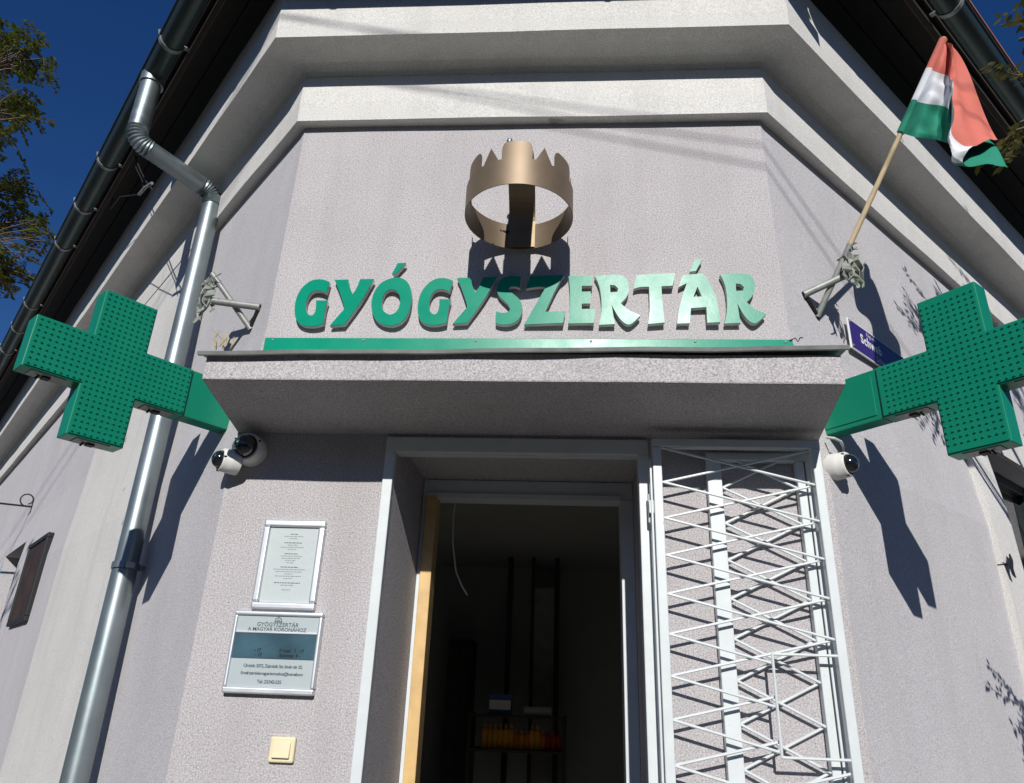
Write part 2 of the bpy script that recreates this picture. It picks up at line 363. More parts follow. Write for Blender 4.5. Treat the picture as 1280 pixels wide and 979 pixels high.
# white pilasters on the side walls
def slab(F, o, s0, s1, z0, z1, th, name, m, parent=B, n=10):
    mb = MB(); zs = [z0+(z1-z0)*i/n for i in range(n+1)]
    for za, zb in zip(zs, zs[1:]):
        ja, jb = (jit((s0, za, 3)) for za in (za, zb))
        mb.face([F(s0, o(za)+th, za), F(s1, o(za)+th, za), F(s1, o(zb)+th, zb), F(s0, o(zb)+th, zb)])
        mb.face([F(s0, o(za)-.02, za), F(s0, o(za)+th, za), F(s0, o(zb)+th, zb), F(s0, o(zb)-.02, zb)])
        mb.face([F(s1, o(za)-.02, za), F(s1, o(za)+th, za), F(s1, o(zb)+th, zb), F(s1, o(zb)-.02, zb)])
        mb.face([F(s0, o(za)-.02, za), F(s1, o(za)-.02, za), F(s1, o(zb)-.02, zb), F(s0, o(zb)-.02, zb)])
    for z in (z0, z1): mb.face([F(s0, o(z)-.02, z), F(s1, o(z)-.02, z), F(s1, o(z)+th, z), F(s0, o(z)+th, z)])
    return mb.build(name, m, parent)
slab(FL, oL, 1.22, 2.62, 0, 4.044, .045, 'pilaster', WHITEP)
slab(FR, oR, WRS, WR0-.002, 0, 3.25, .03, 'window_surround', WHITEP)
slab(FR, oR, WR0-.002, WR0+1.052, 3.004, 3.25, .03, 'window_surround', WHITEP)
slab(FR, oR, WR0+1.052, WR0+1.3, 0, 3.25, .03, 'window_surround', WHITEP)

# string course and cornice: profiles swept along left wall, corner and right wall
def sweep(prof, name, m, far=11.0, amp=.003):
    mb = MB(); rails = []
    for o, z in prof:
        e = eave_pts(o, o, o, z, far); pts = []
        for a, b in zip(e, e[1:]):
            k = max(1, int((b-a).length/.16))
            for i in range(k): pts.append(a.lerp(b, i/k))
        pts.append(e[-1]); rails.append(pts)
    n = min(len(q) for q in rails)
    # resample every rail segment identically
    rails = []
    base = eave_pts(.1, .1, .1, 4.2, far); cnt = [max(1, int((b-a).length/.16)) for a, b in zip(base, base[1:])]
    for q, (o, z) in enumerate(prof):
        e = eave_pts(o, o, o, z, far); pts = []
        for (a, b), k in zip(zip(e, e[1:]), cnt):
            for i in range(k): pts.append(a.lerp(b, i/k))
        pts.append(e[-1])
        rails.append([p+Vector((mnoise.noise(p*2.1), mnoise.noise(p*2.1+Vector((9, 0, 0))), mnoise.noise(p*1.7+Vector((0, 5, q)))*1.3))*amp for p in pts])
    n0 = 0; L_ = len(rails[0])
    mb.v = [p for rl in rails for p in rl]
    for q in range(len(rails)-1):
        for i in range(L_-1):
            mb.f.append([q*L_+i, q*L_+i+1, (q+1)*L_+i+1, (q+1)*L_+i]); mb.mi.append(0)
    return mb.build(name, m, B)
sweep([(-.03, 4.046), (.05, 4.042), (.053, 4.15), (.05, 4.30), (-.03, 4.31)], 'string_course', WHITEP)
sweep([(-.03, 4.29), (.045, 4.302), (.062, 4.325), (.10, 4.340), (.17, 4.346), (.243, 4.346), (.247, 4.42), (.247, 4.52), (.247, 4.70), (-.03, 4.70)], 'cornice', WHITEP)

# eaves: boards parallel to the wall, climbing inwards
GL_, GF_, GR_ = .538, .57, .63; GZS = (4.72, 4.75, 4.85); GZ = 4.72
def ring_board(o0, z0, o1, z1, th, name, m):
    """one board per side between two offsets"""
    kL, kF, kR = GL_/.56, GF_/.56, GR_/.56
    A = eave_pts(o0*kL, o0*kF, o0*kR, 4.6, 11); C = eave_pts(o1*kL, o1*kF, o1*kR, 4.6, 11)
    for i in range(3):
        dz = GZS[i]-4.67; mb = MB(); q = [A[i], A[i+1], C[i+1], C[i]]; zz = [z0+dz, z0+dz, z1+dz, z1+dz]
        P = [Vector((p.x, p.y, z)) for p, z in zip(q, zz)]
        mb.hexa(P+[p+Z*th for p in P]); mb.build(name, m, B)
def SOFZ(o): return 4.70+(.56-o)*.55
cuts = [.50, .445, .315, .185, .05]
for a, b in zip(cuts, cuts[1:]):
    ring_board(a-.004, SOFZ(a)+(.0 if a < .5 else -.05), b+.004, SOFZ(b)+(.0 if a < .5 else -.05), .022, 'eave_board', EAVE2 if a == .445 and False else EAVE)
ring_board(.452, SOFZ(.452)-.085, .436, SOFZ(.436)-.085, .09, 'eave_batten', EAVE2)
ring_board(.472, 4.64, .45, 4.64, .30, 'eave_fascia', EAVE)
# roof slope of overlapping tile courses
for k in range(12):
    o0 = .60-k*.24; ring_board(o0, 4.80+k*.135+.03, o0-.27, 4.80+(k+1)*.135+.0, .018, 'tile_course', TILE)
rf = MB()
E = eave_pts(.44*GL_/.56, .44*GF_/.56, .44*GR_/.56, 5.06, 11); T2 = eave_pts(-2.3, -2.3, -2.3, 6.4, 11)
for i in range(3): rf.face([E[i], E[i+1], T2[i+1], T2[i]])
rf.face([T2[0], T2[1], T2[2], T2[3], Vector((0, 16, 6.4))])
rf.build('roof', TILE, B)

# canopy over the doorway
cb = MB()
nx = 26
CY = -.42; CXa, CXb = W(250, 480, CY).x, W(1057, 474, CY).x; CZB = W(640, 477, CY).z
def canopy_x(t, y): # y 0 (wall) .. CY (front)
    k = y/CY; return (-1.25+(CXa+1.25)*k)*(1-t)+(.925+(CXb-.925)*k)*t
def cj(x, y, z): return Vector((x, y+jit((x, y, z), .004, 3.1), z+jit((x+7, y, z), .004, 2.7)))
CZT = W(640, 440, CY).z
fr0 = [cj(canopy_x(i/nx, CY), CY, CZB) for i in range(nx+1)]
fr1 = [cj(canopy_x(i/nx, CY), CY+.002, CZT-.004) for i in range(nx+1)]
bk0 = [Vector((canopy_x(i/nx, .02), .03, 2.545)) for i in range(nx+1)]
bk1 = [Vector((canopy_x(i/nx, .02), .03, 2.73)) for i in range(nx+1)]
for i in range(nx):
    cb.face([fr0[i], fr0[i+1], fr1[i+1], fr1[i]]); cb.face([bk0[i], bk0[i+1], fr0[i+1], fr0[i]]); cb.face([fr1[i], fr1[i+1], bk1[i+1], bk1[i]])
for i in (0, nx): cb.face([bk0[i], fr0[i], fr1[i], bk1[i]])
canopy = cb.build('canopy', STUCCO, B, bevel=.006)
fl = MB()
prev = None
for i in range(nx+1):
    t = i/nx; x = canopy_x(t, CY)+(-.018 if i == 0 else .018 if i == nx else 0)
    tp = W(300+700*t, 437.5-7*t, CY-.028).z; dz = .005*mnoise.noise(Vector((x*3, 1, 0)))+tp-2.668; dy = .006*mnoise.noise(Vector((x*4, 5, 0)))
    ringp = [Vector((x, CY-.025+dy, 2.652+dz)), Vector((x, CY-.030+dy, 2.663+dz)), Vector((x, CY-.020+dy, 2.668+dz)), Vector((x, -.02, 2.752)), Vector((x, -.02, 2.746)), Vector((x, CY-.010+dy, 2.661+dz)), Vector((x, CY-.015+dy, 2.652+dz))]
    if prev:
        for k in range(7): fl.face([prev[k], prev[(k+1) % 7], ringp[(k+1) % 7], ringp[k]])
    if i in (0, nx): fl.face(ringp)
    prev = ringp
fl.build('flashing', ZINC_D, canopy)

# door surround (painted steel angle), inner frame
ds = MB(); y0, y1 = -.014, .05
ds.wbox(-.664, -.627, y0, y1, 0, 2.478); ds.wbox(.268, .304, y0, y1, 0, 2.478); ds.wbox(-.664, .304, y0, y1, 2.478, 2.535)
dso = ds.build('door_surround', PAINT, B, bevel=.003)
d2 = MB(); d2.wbox(-.6265, .2675, .02, .045, 2.4775, 2.50); d2.build('surround_lip', PAINT, dso)
HZ = W(640, 624, RD).z; JX = W(548, 622, RD).x; JX1 = W(775, 640, RD).x
fr = MB(); fr.wbox(IX0+.001, IX0+.017, RD-.02, RD+.09, 0, IZ-.002); fr.wbox(JX1, IX1-.001, RD-.02, RD+.09, 0, HZ); fr.wbox(IX0+.017, IX1-.001, RD-.015, RD+.09, HZ, IZ-.002)
fro = fr.build('door_frame', PAINT, B, bevel=.003)
ft = MB(); ft.wbox(IX0+.018, JX1, RD-.03, RD-.016, HZ-.008, HZ+.014); ft.build('frame_bead', PAINT, fro)
j = MB(); j.wbox(IX0+.0175, JX, RD-.035, RD+.07, 0, HZ-.001); j.build('pine_jamb', PINE, fro, bevel=.003)
thr = MB(); thr.wbox(OX0+.003, OX1-.003, -.05, RD+.15, -.02, .05); thr.build('threshold', KERB, B, bevel=.01)
# room behind the door: floor, ceiling, walls (open towards the doorway)
RX0, RX1, RY0, RY1, RZ = -1.70, 1.40, .60, 5.6, 3.05
im = MB()
im.face([(RX0, RY0, RZ), (RX1, RY0, RZ), (RX1, RY1, RZ), (RX0, RY1, RZ)]); im.build('room_ceiling', INT, B)
im = MB(); im.face([(RX0, RY0, .0), (RX1, RY0, .0), (RX1, RY1, .0), (RX0, RY1, .0)]); im.build('room_floor', INTF, B)
for q in (((RX0, RY0), (RX0, RY1)), ((RX1, RY0), (RX1, RY1)), ((RX0, RY1), (RX1, RY1))):
    im = MB(); im.face([(*q[0], 0), (*q[1], 0), (*q[1], RZ), (*q[0], RZ)]); im.build('room_wall', INT, B)
im = MB()
for a, b, c, d in ((RX0, IX0, 0, RZ), (IX1, RX1, 0, RZ), (IX0, IX1, IZ, RZ)):
    im.face([(a, RY0+.02, c), (b, RY0+.02, c), (b, RY0+.02, d), (a, RY0+.02, d)])
im.build('room_wall', INT, B)

# ------------------------------------------------------------------ gutters and downpipe
def gutter(i, label):
    t = thing('gutter', label, 'gutter', 'roof gutters')
    E = eave_pts(GL_, GF_, GR_, 4.67, 11); a, b = E[i], E[i+1]; a = Vector((a.x, a.y, GZS[i])); b = Vector((b.x, b.y, GZS[i]))
    d = (b-a).normalized(); up = Z; out = d.cross(up); 
    if out.dot(Vector((0, -1, 0))) < 0: out = -out
    mb = MB(); n = 12; r = .058
    def ring(p, r, r2): return [p+out*(r*math.cos(math.pi*k/n))-up*(r*math.sin(math.pi*k/n)) for k in range(n+1)]+[p+out*(r2*math.cos(math.pi*k/n))-up*(r2*math.sin(math.pi*k/n)) for k in range(n, -1, -1)]
    A, Bq = ring(a, r, r-.004), ring(b, r, r-.004); k = len(A)
    mb.add(A+Bq, [(q, (q+1) % k, k+(q+1) % k, k+q) for q in range(k)])
    bead = MB(); mb.tube([a+out*r, b+out*r], .009, 8)
    mb.build('trough', GUTTER, t, smooth=True)
    L_ = (b-a).length; s = .35 if i != 0 else .3
    pts = []
    while s < L_-.1: pts.append(s); s += .62
    for kk, s in enumerate(pts):
        if kk % 4 == 2: continue
        p = (b if i != 2 else a)+d*(-s if i != 2 else s); br = MB(); w2 = .013
        A, Bq = ring(p-d*w2, r+.005, r+.001), ring(p+d*w2, r+.005, r+.001)
        br.add(A+Bq, [(q, (q+1) % k, k+(q+1) % k, k+q) for q in range(k)]+[list(reversed(range(k))), list(range(k, 2*k))])
        br.tube([p+out*(r+.003), p+out*(r+.012)+up*.028, p+out*(r-.004)+up*.034], .006, 6)
        br.box(p, d, out, up, -w2, w2, -r-.03, -r+.003, .0, .005); br.build('bracket', ZINC_D, t, smooth=True)
    return t
gutter(0, 'dark zinc gutter along the left eave, feeding the silver downpipe')
gutter(1, 'short dark gutter above the white cornice of the corner wall')
gutter(2, 'dark zinc gutter along the right eave above the flag')
dp = thing('downpipe', 'silver galvanised downpipe with two ribbed elbows', 'downpipe')
PO = .078
e2 = pxL(268, 243, PO); lowp = pxL(153, 725, PO)
gq = on_plane(179, 140, PL+NL*(oL(4.6)+GL_), NL); gtop = Vector((gq.x, gq.y, GZ-.05)); 
e1 = on_plane(168, 176, PL+NL*(oL(4.6)+GL_), NL); e1 = Vector((gtop.x, gtop.y, e1.z))
dv = (lowp-e2).normalized(); bot = e2+dv*((e2.z-.02)/-dv.z)
r = .049
def arc(a, p, b, rad, n=9):
    u = (a-p).normalized(); v = (b-p).normalized(); P0 = p+u*rad; P1 = p+v*rad
    return [P0.lerp(p, k/n).lerp(p.lerp(P1, k/n), k/n) for k in range(n+1)]
A1 = arc(gtop, e1, e2, .075); A2 = arc(e1, e2, bot, .085)
def pipe(path, r, name, parent=dp, m=ZINC, n=24):
    mb = MB(); mb.tube(path, r, n); return mb.build(name, m, parent, smooth=True)
pipe([gtop+Z*.03, gtop-Z*.03], r+.012, 'outlet')
pipe([gtop-Z*.02, A1[0]], r+.003, 'pipe')
for A in (A1, A2):
    path = []; rs = []
    for k, p in enumerate(A):
        path.append(p); rs.append(r+.004)
        if k < len(A)-1: path.append(p.lerp(A[k+1], .5)); rs.append(r-.003)
    mb = MB(); mb.tube(path, rs, 24); mb.build('elbow', ZINC, dp, smooth=True)
pipe([A1[-1], A2[0]], r, 'pipe')
def pz(z): return e2+dv*((e2.z-z)/-dv.z)
joints = [A2[-1].z, 3.02, 2.10, 1.1, .05]
for a, b in zip(joints, joints[1:]):
    rr = r-.0 if a < 3.1 else r-.001
    pipe([pz(a), pz(b-.012)], rr+(.002 if a < 2.5 else 0), 'pipe')
for z in (3.0, 2.12, 1.12):
    c = MB(); c.tube([pz(z+.014), pz(z-.014)], r+.007, 24); p = pz(z)
    c.box(p, TL, NL, Z, -.011, .011, -PO-.03, -.05, -.012, .012); c.box(p, TL, NL, Z, -.075, -.05, -.018, .018, -.012, .012)
    c.build('clamp', ZINC, dp, smooth=True)

# ------------------------------------------------------------------ letters over the door
SGN = thing('pharmacy_sign', 'twelve green raised letters reading GYÓGYSZERTÁR above the canopy', 'sign')
def c3(P): return [(350+x/6.095, 310+y/6.095) for x, y in P]
def c4(P): return [(550+x/6.095, 310+y/6.095) for x, y in P]
def c5(P): return [(750+x/4.923, 310+y/4.923) for x, y in P]
def sh(P, dx, dy): return [(x+dx, y+dy) for x, y in P]
G = c3([(378, 262), (350, 248), (310, 239), (262, 240), (215, 258), (165, 300), (130, 355), (112, 420), (108, 480), (115, 530), (135, 565), (165, 585), (205, 596), (250, 597), (300, 590), (330, 578), (342, 480), (364, 403), (276, 400), (275, 450), (268, 492), (250, 513), (230, 516), (207, 500), (194, 465), (196, 420), (209, 375), (235, 338), (272, 322), (320, 328), (354, 346)])
Yg = c3([(413, 240), (520, 240), (527, 295), (553, 352), (585, 310), (611, 240), (717, 240), (625, 405), (490, 583), (378, 590), (430, 530), (490, 465), (485, 430), (455, 340), (430, 275)])
Oo = c3([(845, 230), (890, 224), (935, 232), (975, 262), (998, 310), (1003, 380), (995, 450), (970, 520), (930, 565), (880, 590), (815, 592), (750, 567), (710, 520), (692, 450), (698, 380), (720, 320), (760, 270), (800, 245)])
Oi = c3([(850, 312), (890, 325), (912, 360), (918, 400), (910, 450), (885, 490), (845, 510), (810, 500), (780, 470), (772, 440), (775, 390), (795, 345), (815, 322)])
Oa = c3([(897, 115), (960, 115), (880, 200), (853, 195)])
Sg = c4([(616, 222), (570, 212), (520, 213), (475, 230), (445, 265), (432, 305), (437, 345), (460, 375), (505, 415), (530, 445), (535, 470), (520, 488), (490, 495), (450, 490), (428, 480), (422, 520), (422, 567), (450, 580), (500, 585), (550, 578), (590, 555), (615, 520), (628, 475), (625, 430), (600, 385), (560, 352), (528, 325), (524, 305), (540, 293), (575, 292), (610, 306)])
Zg = c4([(690, 212), (945, 210), (895, 290), (845, 392), (802, 487), (954, 485), (938, 574), (640, 581), (662, 545), (740, 410), (807, 298), (760, 293), (710, 297), (655, 306), (670, 262)])
Eg = c4([(980, 212), (1160, 212), (1160, 290), (1080, 290), (1080, 334), (1148, 334), (1144, 425), (1080, 425), (1080, 466), (1182, 466), (1172, 574), (975, 574), (990, 500), (992, 340), (986, 260)])
Rr = c5([(740, 162), (820, 157), (880, 155), (925, 168), (950, 205), (954, 250), (938, 298), (902, 333), (945, 375), (1022, 410), (970, 462), (940, 466), (905, 440), (870, 390), (846, 340), (855, 400), (866, 460), (768, 463), (782, 400), (785, 330), (775, 240), (757, 190)])
Rh = c5([(836, 218), (865, 222), (886, 242), (880, 262), (838, 264)])
Tg = c5([(226, 165), (463, 158), (447, 235), (378, 238), (382, 330), (398, 460), (296, 468), (308, 380), (302, 238), (245, 238), (207, 250), (216, 200)])
Ag = c5([(512, 165), (635, 158), (680, 230), (712, 300), (730, 380), (740, 459), (660, 461), (655, 365), (560, 369), (553, 461), (475, 463), (485, 380), (508, 290), (535, 215), (485, 238), (498, 195)])
Ah = c5([(600, 238), (627, 300), (575, 300)])
Aa = c5([(583, 70), (630, 70), (590, 142), (553, 145)])
LT = [('letter', [G]), ('letter', [Yg]), ('letter', [Oo, Oi, Oa]), ('letter', [sh(G, 154.0, -1.5)]), ('letter', [sh(Yg, 153.5, -2.2)]), ('letter', [Sg]), ('letter', [Zg]), ('letter', [Eg]),
      ('letter', [sh(Rr, -157.2, 1.6), sh(Rh, -157.2, 1.6)]), ('letter', [Tg]), ('letter', [Ag, Ah, Aa]), ('letter', [Rr, Rh])]
FY = -.030
for k, (nm, polys) in enumerate(LT):
    front = []
    for P in polys:
        P = smooth_poly(P, 2) if len(P) > 5 else P
        front.append([((q := W(x, y, FY)).x, q.z) for x, y in P])
    tx = 0; lc_ = sum(x for x, y in front[0])/len(front[0])
    o = curve_mesh('letter', front, .018, lambda x, y, z, lc_=lc_: Vector((x, FY+.0125-z*1.0+(x-lc_)*-.045, y)), LETTERSIDE, SGN)
    fo = curve_mesh('letter_face', front, .003, lambda x, y, z, lc_=lc_: Vector((x, FY+.0015-z+(x-lc_)*-.045, y)), GREENL, o)
    pg = max(fo.data.polygons, key=lambda q: q.area if abs(q.normal.y) > .9 else 0); c = pg.center
    st = MB(); st.tube([Vector((c.x, FY+.02, c.z)), Vector((c.x, .004, c.z))], .004, 8); st.build('spacer', LETTERSIDE, o)
st = MB(); st.wbox(-1.203, .868, -.016, .003, 2.885, 2.949)
strip = tag(st.build('trim_strip', GREENL, bevel=.002), 'long green strip on the wall under the raised letters', 'trim strip')
for x in (-1.17, -.80, -.35, .10, .50, .84):
    s = MB(); s.lathe(Vector((x, -.016, 2.938)), Vector((0, -1, 0)), [(.005, 0), (.005, .002), (.002, .004)], 8); s.build('screw', ZINC_D, strip)

# ------------------------------------------------------------------ crown
CR_ = thing('crown_emblem', 'bronze sheet metal crown jutting out of the wall over the letters', 'crown')
RC = .2105; CC = Vector((-.184, -.014-RC, 0)); CZ0 = W(648, 312, -.014).z; CZ1 = W(650, 197, CC.y-RC).z
def cyl(a, rr, z): return CC+Vector((math.sin(a)*rr, -math.cos(a)*rr, z))
cr = MB(); n = 72; ri = RC-.003
for k in range(n):
    a, b = 2*math.pi*k/n, 2*math.pi*(k+1)/n
    for r0, r1, z0, z1 in ((RC, RC, CZ0, CZ1), (ri, ri, CZ0, CZ1), (RC, ri, CZ0, CZ0), (RC, ri, CZ1, CZ1)):
        if z0 != z1: cr.face([cyl(a, r0, z0), cyl(b, r0, z0), cyl(b, r0, z1), cyl(a, r0, z1)])
        else: cr.face([cyl(a, r0, z0), cyl(b, r0, z0), cyl(b, r1, z0), cyl(a, r1, z0)])
cr.build('band', BRONZE, CR_, smooth=True)
for k in (0, 1, 2, 3, 9, 10, 11):
    a0 = math.pi*k/6; rounded = k % 2 == 0
    hw = R(16.5) if rounded else R(12.8); H = (W(650, 174, CC.y-RC).z-CZ1+.014) if rounded else (W(680, 183, CC.y-RC*.87).z-CZ1+.014); tm = MB(); nc = 20; z0 = CZ1-.014
    def hgt(t):
        if not rounded: return H*(1-abs(t))
        e_ = max(0, (abs(t)-.6)/.4); return H*(.72+.28*math.sqrt(max(0, 1-e_*e_)))
    for r_ in range(nc):
        ta, tb_ = -1+2*r_/nc, -1+2*(r_+1)/nc
        q4 = [cyl(a0+hw*ta, RC-.0115, z0), cyl(a0+hw*tb_, RC-.0115, z0), cyl(a0+hw*tb_, RC-.0115, z0+hgt(tb_)), cyl(a0+hw*ta, RC-.0115, z0+hgt(ta))]
        q5 = [cyl(a0+hw*ta, RC-.0085, z0), cyl(a0+hw*tb_, RC-.0085, z0), cyl(a0+hw*tb_, RC-.0085, z0+hgt(tb_)), cyl(a0+hw*ta, RC-.0085, z0+hgt(ta))]
        tm.face(q4); tm.face(q5); tm.face([q4[3], q4[2], q5[2], q5[3]])
        if r_ == 0: tm.face([q4[0], q4[3], q5[3], q5[0]])
        if r_ == nc-1: tm.face([q4[1], q4[2], q5[2], q5[1]])
    tm.build('crown_plate' if rounded else 'crown_point', BRONZE, CR_, smooth=True)
ar = MB(); hw = .055; RA = RC-.014; path = []
for i in range(0, 25):
    t = math.pi*i/24; path.append(Vector((CC.x, CC.y-RA*math.cos(t), CZ1-.01+.15*math.sin(t))))
path.append(Vector((CC.x, CC.y+RA, CZ0+.002)))
for a, b in zip(path, path[1:]):
    d = (b-a).normalized(); nn = d.cross(Vector((1, 0, 0))).normalized()*.0035
    ar.hexa([a+Vector((-hw, 0, 0)), a+Vector((hw, 0, 0)), b+Vector((hw, 0, 0)), b+Vector((-hw, 0, 0)), a+Vector((-hw, 0, 0))+nn, a+Vector((hw, 0, 0))+nn, b+Vector((hw, 0, 0))+nn, b+Vector((-hw, 0, 0))+nn])
ar.build('arched_strap', BRONZE_D, CR_)
top = path[12]
ob = MB(); oq = W(637, 178, CC.y-.06); ob.lathe(Vector((oq.x, oq.y, top.z-.012)), Z, [(.004, 0), (.004, oq.z-top.z), (.010, oq.z-top.z+.006), (.013, oq.z-top.z+.016), (.010, oq.z-top.z+.026), (.003, oq.z-top.z+.030)], 12); ob.build('orb', ZINC, CR_, smooth=True)
wb = MB(); wb.wbox(CC.x-.03, CC.x+.03, CC.y+RC-.001, .004, CZ0+.045, CZ1-.01); wb.build('wall_bracket', BLACK, CR_)
bt = MB(); bt.tube([Vector((CC.x-.05, -.03, 3.44)), Vector((CC.x-.085, -.03, 3.445))], .005, 8); bt.tube([Vector((CC.x-.085, -.03, 3.445)), Vector((CC.x-.098, -.03, 3.442))], .009, 8); bt.tube([Vector((CC.x-.05, -.03, 3.44)), Vector((CC.x-.05, .004, 3.44))], .005, 8); bt.build('bolt', BLACK, CR_)

# ------------------------------------------------------------------ green crosses
def cross(C, sgn, ang, a, wd, th, label, o, N, P):
    t = thing('pharmacy_cross', label, 'cross sign', 'green cross signs on brackets')
    h = Vector((sgn*math.sin(ang), -math.cos(ang), 0)); n = Vector((-sgn*math.cos(ang), -math.sin(ang), 0))
    C = Vector(C)
    if n.dot(CAM-C) < 0: n = -n
    def p(u, v, d=0): return C+h*u+Z*v+n*d
    poly = [(wd, a), (wd, wd), (a, wd), (a, -wd), (wd, -wd), (wd, -a), (-wd, -a), (-wd, -wd), (-a, -wd), (-a, wd), (-wd, wd), (-wd, a)]
    body = MB(); body.prism([p(u, v, -.004) for u, v in poly], -n*(th-.008)); bo = body.build('body', GREEN, t, bevel=.003)
    rim = MB()
    for d0, d1 in ((0, -.004), (-th+.004, -th)):
        rim.prism([p(u-math.copysign(.006, u), v-math.copysign(.006, v), d0) for u, v in poly], n*(d1-d0))
    rim.build('face_panel', GREEN, t)
    led = MB(); sp = .0205; k = int(a/sp)
    for d, s in ((0, 1), (-th, -1)):
        for i in range(-k, k+1):
            for q in range(-k, k+1):
                u, v = i*sp, q*sp
                if abs(u) > a-.012 or abs(v) > a-.012 or (abs(u) > wd-.010 and abs(v) > wd-.010): continue
                c = p(u, v, d); r0 = .0047; hh = .0045
                q0 = [c+(h*math.cos(t_)+Z*math.sin(t_))*r0 for t_ in [math.pi*x/3 for x in range(6)]]
                q1 = [c+n*(s*hh)+(h*math.cos(t_)+Z*math.sin(t_))*r0*.6 for t_ in [math.pi*x/3 for x in range(6)]]
                led.add(q0+q1, [(x, (x+1) % 6, 6+(x+1) % 6, 6+x) for x in range(6)]+[tuple(range(6, 12))])
    tag(led.build('led_grid', LED, t), kind='stuff')
    # bracket box to the wall
    L_ = 0
    for i in range(400):
        q = p(-a-i*.005, 0, -th/2)
        if (q-P).dot(N) < o(C.z)-.02: L_ = a+i*.005; break
    br = MB(); br.box(C, h, n, Z, -L_, -a-.0005, -th+.008, -.008, -wd, wd); bro = br.build('mounting_arm', GREEN, t, bevel=.003)
    if sgn < 0: pass
    else: pn = MB(); pn.box(C, h, n, Z, -min(L_-.02, a+.22), -a-.02, -.0079, -.0045, -wd+.018, wd-.018); pn.build('cover_plate', GREEN, bro, bevel=.002)
    for u, v in ((0, -a), (a-.09, -wd), (-a+.09, -wd)):
        l = MB(); l.box(C, h, n, Z, u-.012, u+.012, -th/2-.014, -th/2+.014, v-.010, v+.002); l.tube([p(u+.02, v-.001, -th/2), p(u+.03, v-.016, -th/2)], .004, 6); l.build('latch', BLACK, t)
        l = MB(); l.box(C, h, n, Z, u-.055, u+.055, -th+.014, -.014, v-.0025, v+.001); l.build('hatch', ZINC_D, t)
    return t
cross((-1.614, -.279, 2.690), -1, .647, .281, .096, .09, 'green light cross on a short arm beside the downpipe', oL, NL, PL)
cross((1.272, -.357, 2.676), 1, .683, .278, .095, .08, 'green light cross in front of the blue street name sign', oR, NR, PR)

# ------------------------------------------------------------------ security cameras
def camera_dome(P, ax, r, L_, label, tilt):
    t = thing('security_camera', label, 'camera', 'dome security cameras')
    b = MB(); b.lathe(P, ax, [(r*1.04, -.01), (r*1.04, .012), (r*1.02, .016), (r*1.02, L_*.5), (r, L_*.52), (r*.98, L_*.9), (r*.90, L_), (r*.60, L_+.004)], 32); bo = b.build('housing', PLASTIC, t, smooth=True)
    ax2 = (ax+tilt).normalized(); c = P+ax*(L_-.012)
    d = MB(); rr = r*.74
    d.lathe(c, ax2, [(rr, -.02)]+[(rr*math.cos(R(10*i)), .012+rr*math.sin(R(10*i))*.95) for i in range(10)], 32); d.build('dome', GLASSB, t, smooth=True)
    rg = MB(); rg.lathe(c, ax2, [(rr+.002, .0), (rr+.005, .006), (rr+.004, .014), (rr-.001, .016)], 32); rg.build('dome_ring', BLACK, t, smooth=True)
    a = ax.orthogonal().normalized(); b2 = ax.cross(a)
    for k in range(3):
        s = MB(); q = P+ax*(L_*.93)+(a*math.cos(R(40+120*k))+b2*math.sin(R(40+120*k)))*r*.93; s.lathe(q, ax, [(.004, -.004), (.004, .004), (.002, .005)], 8); s.build('screw', BLACK, t)
    return t
p = W(307, 558, -.066); camera_dome(Vector((p.x, 0, p.z)), Vector((0, -1, 0)), .057, .066, 'white dome camera under the canopy, mounted on the corner wall', Vector((-.14, 0, .03)))
p = pxL(274, 574, .060); camera_dome(p-NL*.060, NL, .044, .056, 'white dome camera on the side wall under the cross by the downpipe', Vector((0, 0, .05)))
p = pxR(1062, 580, .062); camera_dome(p-NR*.062, NR, .047, .060, 'white dome camera beside the barred gate on the side wall', Vector((0, 0, .05)))
cbp = [pxR(1034, 547, .02), pxR(1043, 548, .05), pxR(1051, 552, .05), pxR(1054, 558, .02), pxR(1054, 566, .0)]
mb = MB(); mb.tube(cbp, .005, 8); tag(mb.build('camera_cable', PLASTIC, smooth=True), 'white cable looping above the camera next to the gate', 'cable')

# ------------------------------------------------------------------ notice frame, opening hours plaque, bell switch
def wquad(tl, tr, br, bl, y=0): return [W(*q, y) for q in (tl, tr, br, bl)]
def plac(x0, z0, yy, rot=0.0):
    c, s = math.cos(rot), math.sin(rot)
    return lambda x, y, z: Vector((x0+x*c-y*s, yy, z0+x*s+y*c))
nf = thing('notice_frame', 'silver frame holding a printed sheet above the opening hours plaque', 'frame')
X0, X1, Z0, Z1 = -1.078, -.851, 1.897, 2.210; e = .025
def frame_bar(mb, x0, x1, z0, z1, hor):
    n = 6
    for k in range(n):
        t0, t1 = math.pi*k/n, math.pi*(k+1)/n; h0, h1 = .006+.012*math.sin(t0), .006+.012*math.sin(t1)
        if hor:
            za, zb = z0+(z1-z0)*(1-math.cos(t0))/2, z0+(z1-z0)*(1-math.cos(t1))/2
            mb.face([(x0, -h0, za), (x1, -h0, za), (x1, -h1, zb), (x0, -h1, zb)])
        else:
            xa, xb = x0+(x1-x0)*(1-math.cos(t0))/2, x0+(x1-x0)*(1-math.cos(t1))/2
            mb.face([(xa, -h0, z0), (xa, -h0, z1), (xb, -h1, z1), (xb, -h1, z0)])
    if hor: mb.wbox(x0, x1, -.006, .004, z0, z1)
    else: mb.wbox(x0, x1, -.006, .004, z0, z1)
for q in ((X0, X1, Z1-e, Z1, 1), (X0, X1, Z0, Z0+e, 1), (X0, X0+e, Z0+e, Z1-e, 0), (X1-e, X1, Z0+e, Z1-e, 0)):
    mb = MB(); mb.wbox(q[0], q[1], -.017, .004, q[2], q[3]); mb.build('frame_rail', ALU, nf, bevel=.007, seg=4)
